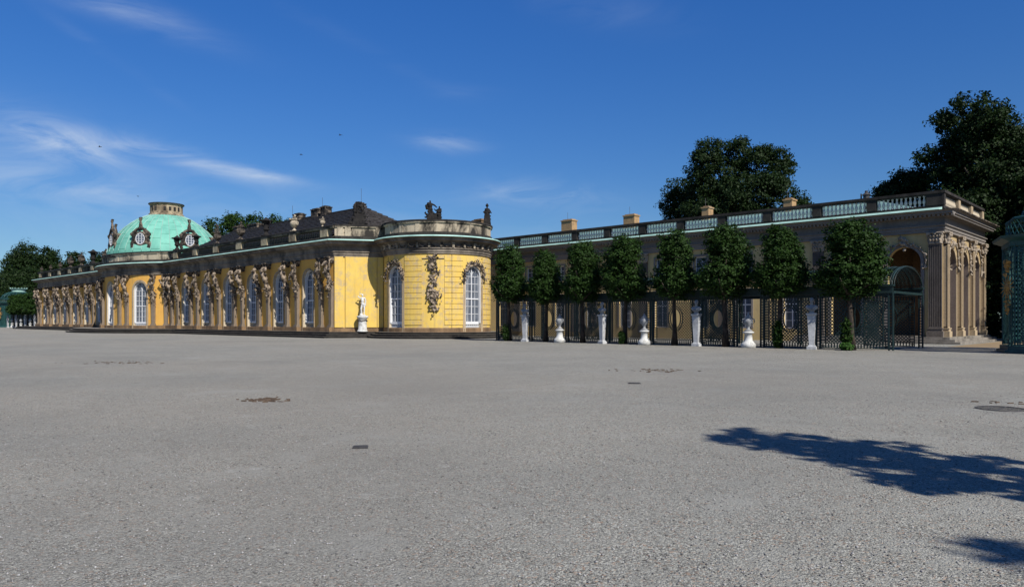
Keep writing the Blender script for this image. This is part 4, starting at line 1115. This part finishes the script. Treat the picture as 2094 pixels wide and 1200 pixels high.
def urn():
    E = empty('marble_urn')
    b = MB(); b.lathe([(.42, 0), (.42, .2), (.38, .26), (.34, .3), (.24, .42), (.21, .82), (.32, .86), (.33, .92), (.22, .96)], 20); b.build('pedestal', MARBP, E, True)
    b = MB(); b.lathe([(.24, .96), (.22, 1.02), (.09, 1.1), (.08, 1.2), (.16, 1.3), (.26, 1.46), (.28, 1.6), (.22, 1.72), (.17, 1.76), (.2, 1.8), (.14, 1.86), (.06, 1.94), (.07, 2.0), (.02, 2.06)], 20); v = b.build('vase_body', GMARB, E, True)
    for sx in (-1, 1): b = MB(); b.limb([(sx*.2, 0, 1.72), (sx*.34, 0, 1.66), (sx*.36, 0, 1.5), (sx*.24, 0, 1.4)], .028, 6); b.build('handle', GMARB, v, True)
    return E
HB = bust_herm(); UR = urn()
HL = ['white marble bust on a tapering pedestal, nearest the round corner room', 'white marble bust on pedestal between the third and fourth clipped trees', 'white marble bust on pedestal between the fifth and sixth clipped trees', 'white marble bust on pedestal left of the rightmost clipped tree']
UL = ['white marble urn between the second and third clipped trees', 'white marble urn between the fourth and fifth clipped trees', 'white marble urn in front of the open gateway of the trellis']
hx = [-37.5, -30.3, -23.1, -16.0]; ux = [-34.1, -26.9, -19.7]
for i, x in enumerate(hx):
    o = HB if i == 0 else copy_tree(HB); o.location = (x, 40.8, 0); o.rotation_euler = (0, 0, R([10, -8, 5, 14][i])); tag(o, HL[i], 'bust', 'marble busts on pedestals before the trellis')
for i, x in enumerate(ux):
    o = UR if i == 0 else copy_tree(UR); o.location = (x, 40.8, 0); o.rotation_euler = (0, 0, R(20*i)); tag(o, UL[i], 'urn', 'marble urns before the trellis')
for i, x in enumerate(hx):
    o = copy_tree(HB); o.location = (2*CX-x+8, 40.6, 0); tag(o, 'tiny white marble bust before the far clipped trees, left of the palace', 'bust', 'far marble busts left of the palace')
for i, x in enumerate(ux):
    o = copy_tree(UR); o.location = (2*CX-x+8, 40.6, 0); tag(o, 'tiny white marble urn before the far clipped trees, left of the palace', 'urn', 'far marble urns left of the palace')

# ------------------------------------------------------------------ vegetation
def crown_mesh(name, lobes, n, ls, mat, seed, clump=.45, per=26, shell=.55, droop=.25, lw=.62):
    """leaf-shaped faces gathered in clumps spread through the lobes; lobes: (x,y,z,rx,ry,rz)"""
    g = np.random.default_rng(seed); Ls = np.array(lobes, float)
    vol = (Ls[:, 3]*Ls[:, 4]*Ls[:, 5])**.75; pr = vol/vol.sum()
    nc = max(8, n//per); li = g.choice(len(Ls), nc, p=pr)
    d = g.normal(size=(nc, 3)); d /= np.linalg.norm(d, axis=1)[:, None]
    rad = shell+(1-shell)*g.random(nc)**.6; rad *= (.86+.22*g.random(nc))
    C_ = Ls[li, :3]+d*rad[:, None]*Ls[li, 3:]
    cs = clump*(.55+.9*g.random(nc))
    m = nc*per; ci = np.repeat(np.arange(nc), per)
    q = g.normal(size=(m, 3)); q /= np.linalg.norm(q, axis=1)[:, None]; q *= (g.random(m)**.5)[:, None]
    P_ = C_[ci]+q*cs[ci][:, None]*np.array([1, 1, .7])
    P_[:, 2] -= droop*clump*g.random(m)
    nrm = d[ci]*.7+g.normal(size=(m, 3))*.55+np.array([0, 0, .35]); nrm /= np.linalg.norm(nrm, axis=1)[:, None]
    a = np.cross(nrm, g.normal(size=(m, 3))); a /= np.linalg.norm(a, axis=1)[:, None]; b_ = np.cross(nrm, a)
    s_ = ls*(.6+.7*g.random(m))[:, None]
    v = np.stack([P_-a*s_*.5, P_+b_*s_*lw*.5-a*s_*.08+nrm*s_*.08, P_+a*s_*.55, P_-b_*s_*lw*.5-a*s_*.08+nrm*s_*.08], 1).reshape(-1, 3)
    f = np.arange(m*4).reshape(-1, 4)
    return np_mesh(name, v, f, mat)
def trunk_mesh(h, r0, r1, limbs, seed, bend=.1, top=None):
    rd = random.Random(seed); b = MB(); n = 7; pts = []; 
    for i in range(n): t = i/(n-1); pts.append((bend*math.sin(t*3+seed), bend*math.cos(t*2.3+seed)-bend, h*t))
    b.tube(pts, [r0*(1.35 if i == 0 else 1)*(1-i/(n-1))+r1*i/(n-1) for i in range(n)], 8)
    for (z, a, L_, up) in limbs:
        x, y = bend*math.sin(z/h*3+seed), bend*math.cos(z/h*2.3+seed)-bend
        p0 = Vector((x, y, z)); dr = Vector((math.cos(a), math.sin(a), up)).normalized()
        p = [p0, p0+dr*L_*.4+Vector((0, 0, .05*L_)), p0+dr*L_*.75+Vector((0, 0, .16*L_)), p0+dr*L_+Vector((0, 0, .3*L_))]
        rr = r1*1.1+r0*.2; b.tube(p, [rr, rr*.7, rr*.45, rr*.2], 6)
    return b.mesh('trunk', BARK, True)
# clipped limes
lime_x = [-39.6, -35.9, -32.4, -28.8, -25.0, -21.5, -18.0, -14.2]
lobesets = [
    [(0, 0, 4.1, 1.35, 1.15, 1.3), (0.1, 0, 5.4, 1.15, 1.0, 1.1), (.0, 0, 6.4, .95, .85, .95), (-.5, .1, 3.9, .85, .8, .75), (.6, 0, 4.1, .85, .8, .8)],
    [(0, 0, 4.2, 1.3, 1.1, 1.3), (-.1, 0, 5.5, 1.05, 1.0, 1.1), (.1, 0, 6.3, .8, .75, .85), (.7, .1, 4.2, .8, .8, .8), (-.65, 0, 4.5, .75, .8, .9)],
    [(0, 0, 4.2, 1.45, 1.15, 1.4), (.15, 0, 5.7, 1.2, 1.0, 1.05), (-.1, 0, 6.4, .95, .9, .9), (-.8, 0, 4.0, .7, .8, .7), (.7, .1, 4.6, .8, .8, 1.0)]]
LC = [crown_mesh('crown', ls, 24000, .135, LEAF, 40+i, .27, 24, .35) for i, ls in enumerate(lobesets)]
for ls in lobesets: pass
limb_ = [(3.0, a, 1.2, .5) for a in (0, 1.6, 3.1, 4.6)]+[(4.2, a+.8, 1.0, .6) for a in (0, 2.1, 4.2)]
LT = [trunk_mesh(5.6, .15, .05, limb_, s_, .06) for s_ in (1, 2)]
lab = ['tree against the round yellow corner room, leftmost of the row', 'narrowest tree, second in the row from the round corner room', 'third tree from the round corner room, beside the second bust',
       'fourth tree from the round corner room, between bust and urn', 'fifth tree from the round corner room, left of the third bust', 'tree just left of the open trellis gateway',
       'tree just right of the open trellis gateway', 'large tree with a shrubby trunk, rightmost before the portico']
scs = [(1.14, 1.15, 1.03), (1.02, 1.12, .96), (1.04, 1.15, 1.01), (1.16, 1.15, 1.03), (1.08, 1.12, 1.02), (1.18, 1.15, 1.04), (1.14, 1.12, .99), (1.27, 1.15, .985)]
for i, x in enumerate(lime_x):
    E = empty('clipped_lime_tree', (x+[0, .12, .1, .05, .2, .25, .1, .35][i]*.3, 41.25, 0), R([0, 180, 0, 180, 0, 20, 190, 5][i]), label='dark clipped lime '+lab[i], cat='tree', group='clipped lime trees along the trellis')
    E.scale = scs[i]
    inst('crown', LC[[0, 1, 2, 2, 0, 2, 1, 2][i]], E); inst('trunk', LT[i % 2], E)
LCF = crown_mesh('crown', lobesets[2], 6000, .26, LEAF, 77, .4, 14, .45)
for i, x in enumerate(lime_x[:7]):
    E = empty('clipped_lime_tree', (2*CX-x+8, 41.25, 0), i*1.1, label='dark clipped lime in the far row left of the palace', cat='tree', group='far clipped limes left of the palace')
    E.scale = (1.15, 1.15, 1.0); inst('crown', LCF, E); inst('trunk', LT[i % 2], E)
# leafy shoots at the foot of some trunks
for i, (x, h, r_, lb) in enumerate(((-39.7, 1.3, .34, 'green leafy shoots at the foot of the leftmost clipped tree'), (-14.1, .4, .38, 'light green shrub at the foot of the rightmost clipped tree'),
      (-28.8, .9, .22, 'ivy around the trunk of the fourth clipped tree'), (-18.0, 1.6, .25, 'ivy climbing the trunk right of the trellis gateway'), (-14.2, 1.7, .28, 'dark ivy climbing the trunk of the rightmost clipped tree'))):
    me = crown_mesh('foliage', [(0, 0, h*.5, r_, r_*.8, h*.55)], int(500+700*h), .12, LEAFB if i == 1 else LEAF, 60+i, .15, 14, .3)
    inst('leafy_shoots', me, None, (x, 40.95 if i != 1 else 40.6, 0), label=lb, cat='plant')

# big trees
def big_tree(x, y, h, r_, seed, label, base=.15, nl=9000, ls=.42, group=None, lean=0, spread=1., mat=None):
    rd = random.Random(seed); E = empty('broadleaf_tree', (x, y, 0), label=label, cat='tree', group=group)
    lobes = []; zc = h*(base+1)/2; hv = h*(1-base)/2
    n = 15
    for i in range(n):
        t = (i+.5)/n; z = h*base+(h*(1-base))*t*.92
        wr = r_*math.sin(math.pi*min(1, .18+t*.86))**.7*spread
        a = i*2.4+seed; rr = wr*(.35+.3*rd.random()); s_ = r_*(.32+.2*rd.random())*(1.15-.45*t)
        lobes.append((rr*math.cos(a), rr*math.sin(a), z, s_*1.05, s_*1.05, s_*.85))
    lobes.append((0, 0, h-r_*.35, r_*.32, r_*.32, r_*.4)); lobes.append((0, 0, zc, r_*.7, r_*.7, hv*.75))
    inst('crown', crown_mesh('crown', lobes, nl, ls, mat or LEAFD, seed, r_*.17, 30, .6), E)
    inst('trunk', trunk_mesh(h*.72, h*.022+.1, .08, [(h*(base+.1*k), k*2.1, r_*.6, .5) for k in range(5)], seed, .2), E)
    return E
def lobed_tree(Y, lobes, seed, label, nl, ls=.27, core=None):
    """crown from measured lobes (bearing, height, radius), each with its own real depth and size"""
    g = random.Random(seed); L_ = []; k0 = None
    for px, yy, r_ in lobes:
        t = (px-1047)/F; v = fw+rt*t; s_ = Y/v.y; rr = r_*s_/F
        L_.append((v.x*s_, (g.random()-.5)*rr*1.6, EYE+(655-yy)*s_/F, rr, rr*1.05, rr*.92))
    cx = sum(l[0]*l[3] for l in L_)/sum(l[3] for l in L_)
    L2 = [(l[0]-cx, *l[1:]) for l in L_]
    for l in list(L2):       # smaller boughs standing out of every lobe
        for j in range(5):
            a = g.random()*6.28; e_ = g.random()*1.4-.3; q = l[3]*(.30+.2*g.random())
            L2.append((l[0]+l[3]*.88*math.cos(a)*math.cos(e_), l[1]+l[3]*.88*math.sin(a)*math.cos(e_), l[2]+l[3]*.88*math.sin(e_), q, q, q*.8))
    E = empty('broadleaf_tree', (cx, Y, 0), label=label, cat='tree')
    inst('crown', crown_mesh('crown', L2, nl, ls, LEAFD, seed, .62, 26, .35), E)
    hh = max(l[2] for l in L2); R0 = max(abs(l[0]) for l in L2)
    inst('trunk', trunk_mesh(hh*.62, .55, .12, [(hh*(.25+.07*k), k*2.1, R0*.45, .5) for k in range(6)], seed, .3), E)
lobed_tree(80, [(1462, 318, 36), (1505, 314, 32), (1480, 375, 60), (1540, 352, 50), (1582, 336, 34), (1602, 385, 38), (1560, 410, 60), (1445, 410, 50), (1500, 440, 75), (1560, 480, 80), (1470, 490, 80)], 3, 'tall dark tree rising above the middle of the side wing', 95000)
lobed_tree(82, [(1388, 388, 32), (1366, 420, 30), (1412, 425, 40), (1380, 460, 50), (1400, 510, 60)], 5, 'lower dark tree left of the tall one above the side wing', 30000)
lobed_tree(84, [(1618, 425, 34), (1640, 436, 22), (1625, 470, 45), (1600, 510, 50)], 15, 'low dark tree right of the tall one above the side wing', 20000)
lobed_tree(76, [(1988, 216, 30), (1962, 252, 42), (2022, 252, 42), (2060, 275, 38), (1932, 248, 24), (2090, 300, 40), (1945, 312, 52), (1904, 325, 24), (2005, 335, 80), (2070, 380, 80), (1965, 410, 70), (2110, 440, 90), (2000, 480, 90), (2090, 540, 90), (2020, 600, 90)], 8, 'tallest dark tree, standing behind the portico at the right', 130000)
lobed_tree(79, [(1852, 372, 24), (1822, 388, 22), (1884, 368, 28), (1870, 400, 34), (1830, 415, 34), (1860, 470, 60)], 9, 'dark bushy tree just left of the tallest one, above the portico balustrade', 30000)
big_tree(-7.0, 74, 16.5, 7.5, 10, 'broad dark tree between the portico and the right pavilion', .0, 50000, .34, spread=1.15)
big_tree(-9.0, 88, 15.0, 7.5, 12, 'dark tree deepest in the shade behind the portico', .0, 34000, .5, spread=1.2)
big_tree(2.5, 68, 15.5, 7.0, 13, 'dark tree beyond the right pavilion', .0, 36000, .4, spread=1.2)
for i, (x, y, h, r_, lb) in enumerate(((-137, 62, 20.9, 5.6, 'green tree half hidden behind the right flank of the dome'), (-129, 62, 21.3, 5.6, 'tallest green tree right of the dome'),
    (-121, 62, 20.0, 5.4, 'green tree above the left end of the tiled roof'), (-114.5, 62, 19.1, 5.2, 'green tree above the reddish chimneys of the tiled roof'), (-109, 62, 18.2, 4.6, 'rightmost green tree showing over the tiled roof'))):
    big_tree(x, y, h, r_, 20+i, lb, .1, 30000, .36, 'trees behind the palace', mat=LEAF)
for i, (x, y, h, r_, lb) in enumerate(((-262, 60, 25.5, 9, 'tallest dark tree at the far left edge'), (-246, 62, 22.5, 8, 'dark tree second from the left edge'), (-228, 64, 20.5, 7, 'dark tree behind the far clipped limes'),
    (-212, 66, 19.4, 7, 'dark tree behind the far left end of the palace'), (-196, 66, 17.6, 7, 'dark tree showing above the far left vases'), (-183, 68, 15.8, 6, 'low dark tree above the left balustrade near the dome'), (-280, 62, 24, 9, 'dark tree cut by the left edge'), (-236, 54, 16, 8, 'low dark tree behind the left pavilion'), (-222, 54, 15, 7, 'low dark tree right of the left pavilion'))):
    big_tree(x, y, h, r_, 30+i, lb, .0, 30000, .55, 'woodland at the far left', spread=1.2)
# trees out of the frame to the right, they throw the shadows on the gravel
big_tree(4.2, 7.55, 9.8, 1.4, 51, 'tree just outside the right edge whose shadow lies on the gravel', .35, 5200, .2)
big_tree(8.55, 3.75, 9.3, 1.4, 52, 'second tree outside the right edge throwing the lower shadow', .35, 4800, .2)

# ------------------------------------------------------------------ small things on the gravel
def gpt(px, y, z=0):
    D_ = EYE*F/(y-655); t = (px-1047)/F; v = fw*D_+rt*(t*D_); return v.x, v.y
x, y = gpt(737, 915); b = MB(); b.box(-.095, .095, -.085, .085, .0, .012)
for i in range(6): b.box(-.085, .085, -.075+i*.026, -.063+i*.026, .012, .02)
b.build('drain_grate', IRON, None, loc=(x, y, .002), rz=YAW+.15, label='small square dark drain grate in the near gravel', cat='drain grate')
x, y = gpt(1297, 784); b = MB(); b.box(-.16, .16, -.12, .12, 0, .012)
for i in range(7): b.box(-.14, .14, -.11+i*.034, -.093+i*.034, .012, .02)
b.build('drain_grate', IRON, None, loc=(x, y, .002), rz=YAW-.1, label='small dark drain grate farther off, left of the trees\' side of the gravel', cat='drain grate')
x, y = gpt(2047, 836); b = MB(); b.tube([(.40*math.cos(k*math.pi/16), .40*math.sin(k*math.pi/16), .002) for k in range(33)], .012, 5)
for i in range(5):
    q_ = i*.15-.30; w_ = math.sqrt(.40**2-q_**2); b.box(-w_, w_, q_-.008, q_+.008, .001, .007)
    b.box(q_-.007, q_+.007, -w_, w_, .0005, .006)
b.build('manhole_cover', IRON, None, loc=(x, y, .002), label='round iron manhole cover at the right of the gravel', cat='manhole cover')
for i, (px, yy, sx, sy, n, lb) in enumerate(((545, 818, .42, .3, 60, 'rusty brown patch of dry leaves on the left of the gravel'), (1340, 758, 1.0, .6, 45, 'faint dry litter patch in front of the busts'), (245, 742, 1.5, .7, 45, 'faint litter patch before the far left wing'), (2046, 824, .9, .3, 7, 'few dry leaves beside the manhole cover'))):
    x, y = gpt(px, yy); rd = random.Random(i); b = MB()
    for k in range(n):
        cx, cy = rd.gauss(0, sx*.5), rd.gauss(0, sy*.7); a = rd.gauss(0, .6); l_ = .02+.05*rd.random()
        b.box(-l_, l_, -.008-.012*rd.random(), .01, .002, .012+.012*rd.random(), M=Matrix.Translation((cx, cy, 0)) @ Matrix.Rotation(a, 4, 'Z'))
    b.build('leaf_litter', BROWN, None, loc=(x, y, 0), rz=YAW, label=lb, cat='leaf litter')
# birds
for i, (px, yy, s_, lb) in enumerate(((204, 301, .5, 'small bird high at the left, level with the clouds'), (283, 402, .45, 'tiny bird just above the left of the dome'), (616, 317, .42, 'tiny bird in the middle left of the sky'), (696, 277, .5, 'highest small bird, above the palace corner'))):
    D_ = 70; t = (px-1047)/F; v = fw*D_+rt*(t*D_); b = MB()
    b.limb([(-.22*s_, 0, 0), (0, 0, .02), (.2*s_, 0, .01), (.3*s_, 0, .03)], [.02, .06*s_, .05*s_, .03], 6)
    for sg in (-1, 1): b.add([(.12*s_, 0, .03), (-.1*s_, 0, .03), (-.1*s_, sg*.3*s_, .18*s_), (-.2*s_, sg*.62*s_, .08*s_), (.04*s_, sg*.32*s_, .2*s_)], [(0, 1, 2, 4), (2, 3, 4)])
    b.add([(-.2*s_, 0, .01), (-.4*s_, -.08*s_, .0), (-.4*s_, .08*s_, .0)], [(0, 1, 2)])
    b.build('bird', BLACK, None, loc=(v.x, v.y, EYE+(655-yy)*D_/F), rz=YAW+[.3, 2.4, 3.0, 2.7][i], label=lb, cat='bird', group='birds in the sky')

# ------------------------------------------------------------------ light and sky
AZ, EL = R(-13.5), R(43)
sv = Vector((math.cos(EL)*math.cos(AZ), math.cos(EL)*math.sin(AZ), math.sin(EL)))
sl = bpy.data.lights.new('sun', 'SUN'); sl.energy = 5.0; sl.angle = R(.55); sl.color = (1, .95, .87)
so = bpy.data.objects.new('sun', sl); COL.objects.link(so); so.rotation_euler = sv.to_track_quat('Z', 'Y').to_euler()
W = bpy.data.worlds.new('World'); S.world = W; W.use_nodes = True; nt = W.node_tree; nt.nodes.clear()
def N_(t_, **k):
    x = nt.nodes.new(t_)
    for a, b_ in k.items(): setattr(x, a, b_)
    return x
sky = N_('ShaderNodeTexSky', sky_type='NISHITA', sun_disc=False); sky.sun_elevation = EL; sky.sun_rotation = R(90)-AZ
sky.altitude = 0; sky.air_density = 1.0; sky.dust_density = .25; sky.ozone_density = 2.5
tc = N_('ShaderNodeTexCoord'); hs = N_('ShaderNodeHueSaturation'); hs.inputs['Saturation'].default_value = 1.22; hs.inputs['Value'].default_value = .92
nt.links.new(sky.outputs[0], hs.inputs['Color'])
def vm(op_, a, b_=None):
    x = N_('ShaderNodeVectorMath', operation=op_)
    for i, v in enumerate((a, b_)):
        if v is None: continue
        if isinstance(v, bpy.types.NodeSocket): nt.links.new(v, x.inputs[i])
        else: x.inputs[i].default_value = v
    return x.outputs['Value'] if op_ in ('DOT_PRODUCT', 'LENGTH') else x.outputs[0]
def mm(op_, a, b_=0.):
    x = N_('ShaderNodeMath', operation=op_)
    for i, v in enumerate((a, b_)):
        if isinstance(v, bpy.types.NodeSocket): nt.links.new(v, x.inputs[i])
        else: x.inputs[i].default_value = v
    return x.outputs[0]
dirv = vm('NORMALIZE', tc.outputs['Generated'])
# wisps of cirrus: (px, y, half-length, half-width, tilt deg, strength) turned into fixed sky directions
wisps = [(125, 286, 75, 24, 14, .60), (400, 330, 120, 15, 12, .40), (530, 355, 70, 9, 8, .42), (300, 308, 50, 11, 5, .3), (110, 375, 180, 30, 5, .20), (1110, 400, 110, 24, 4, .33), (910, 292, 60, 16, 4, .22),
         (240, 15, 130, 22, 10, .19), (700, 75, 220, 14, 22, .02), (230, 120, 90, 10, 30, .06), (60, 330, 200, 70, 5, .12), (950, 190, 60, 14, 0, .03), (1230, 20, 120, 30, 10, .05), (560, 460, 500, 60, 0, .10)]
tot = None
for (px, yy, sa, sb, tl, k) in wisps:
    c = (fw+rt*((px-1047)/F)+Vector((0, 0, (655-yy)/F))).normalized()
    e1 = Vector((0, 0, 1)).cross(c).normalized()*-1; e2 = e1.cross(c).normalized(); 
    if e2.z < 0: e2 = -e2
    tr_ = R(-tl); a1 = e1*math.cos(tr_)+e2*math.sin(tr_); a2 = -e1*math.sin(tr_)+e2*math.cos(tr_)
    df = vm('SUBTRACT', dirv, tuple(c))
    q1 = mm('MULTIPLY', vm('DOT_PRODUCT', df, tuple(a1)), F/sa); q2 = mm('MULTIPLY', vm('DOT_PRODUCT', df, tuple(a2)), F/sb)
    q = mm('ADD', mm('MULTIPLY', q1, q1), mm('MULTIPLY', q2, q2)); g_ = mm('MULTIPLY', mm('EXPONENT', mm('MULTIPLY', q, -.9)), k)
    tot = g_ if tot is None else mm('ADD', tot, g_)
mp = N_('ShaderNodeMapping'); mp.inputs['Rotation'].default_value = (0, 0, -YAW); mp.inputs['Scale'].default_value = (5, 5, 16); nt.links.new(dirv, mp.inputs[0])
nz = N_('ShaderNodeTexNoise'); nt.links.new(mp.outputs[0], nz.inputs['Vector']); nz.inputs['Scale'].default_value = 1.6; nz.inputs['Detail'].default_value = 9; nz.inputs['Roughness'].default_value = .62; nz.inputs['Distortion'].default_value = .9
mr = N_('ShaderNodeMapRange'); nt.links.new(nz.outputs[0], mr.inputs[0]); mr.inputs[1].default_value = .36; mr.inputs[2].default_value = .68
cf = mm('MULTIPLY', tot, mm('ADD', mm('MULTIPLY', mr.outputs[0], 1.15), .12)); cf = mm('MINIMUM', cf, .8)
mxx = N_('ShaderNodeMix', data_type='RGBA'); nt.links.new(cf, mxx.inputs[0]); tint = N_('ShaderNodeMix', data_type='RGBA', blend_type='MULTIPLY'); tint.inputs[0].default_value = 1; nt.links.new(hs.outputs[0], tint.inputs[6]); sxyz = N_('ShaderNodeSeparateXYZ'); nt.links.new(dirv, sxyz.inputs[0]); mrz = N_('ShaderNodeMapRange'); nt.links.new(sxyz.outputs[2], mrz.inputs[0]); mrz.inputs[1].default_value = .10; mrz.inputs[2].default_value = .40
tz = N_('ShaderNodeMix', data_type='RGBA'); nt.links.new(mrz.outputs[0], tz.inputs[0]); tz.inputs[6].default_value = (.60, .80, 1.06, 1); tz.inputs[7].default_value = (.52, .93, 1.46, 1); nt.links.new(tz.outputs[2], tint.inputs[7]); nt.links.new(tint.outputs[2], mxx.inputs[6]); mxx.inputs[7].default_value = (7.2, 8.2, 9.6, 1)
bg = N_('ShaderNodeBackground'); nt.links.new(mxx.outputs[2], bg.inputs[0]); bg.inputs[1].default_value = .062
ow = N_('ShaderNodeOutputWorld'); nt.links.new(bg.outputs[0], ow.inputs[0])
S.view_settings.view_transform = 'Standard'; S.view_settings.look = 'None'; S.view_settings.exposure = .5; S.view_settings.gamma = 1
S.render.engine = 'CYCLES'
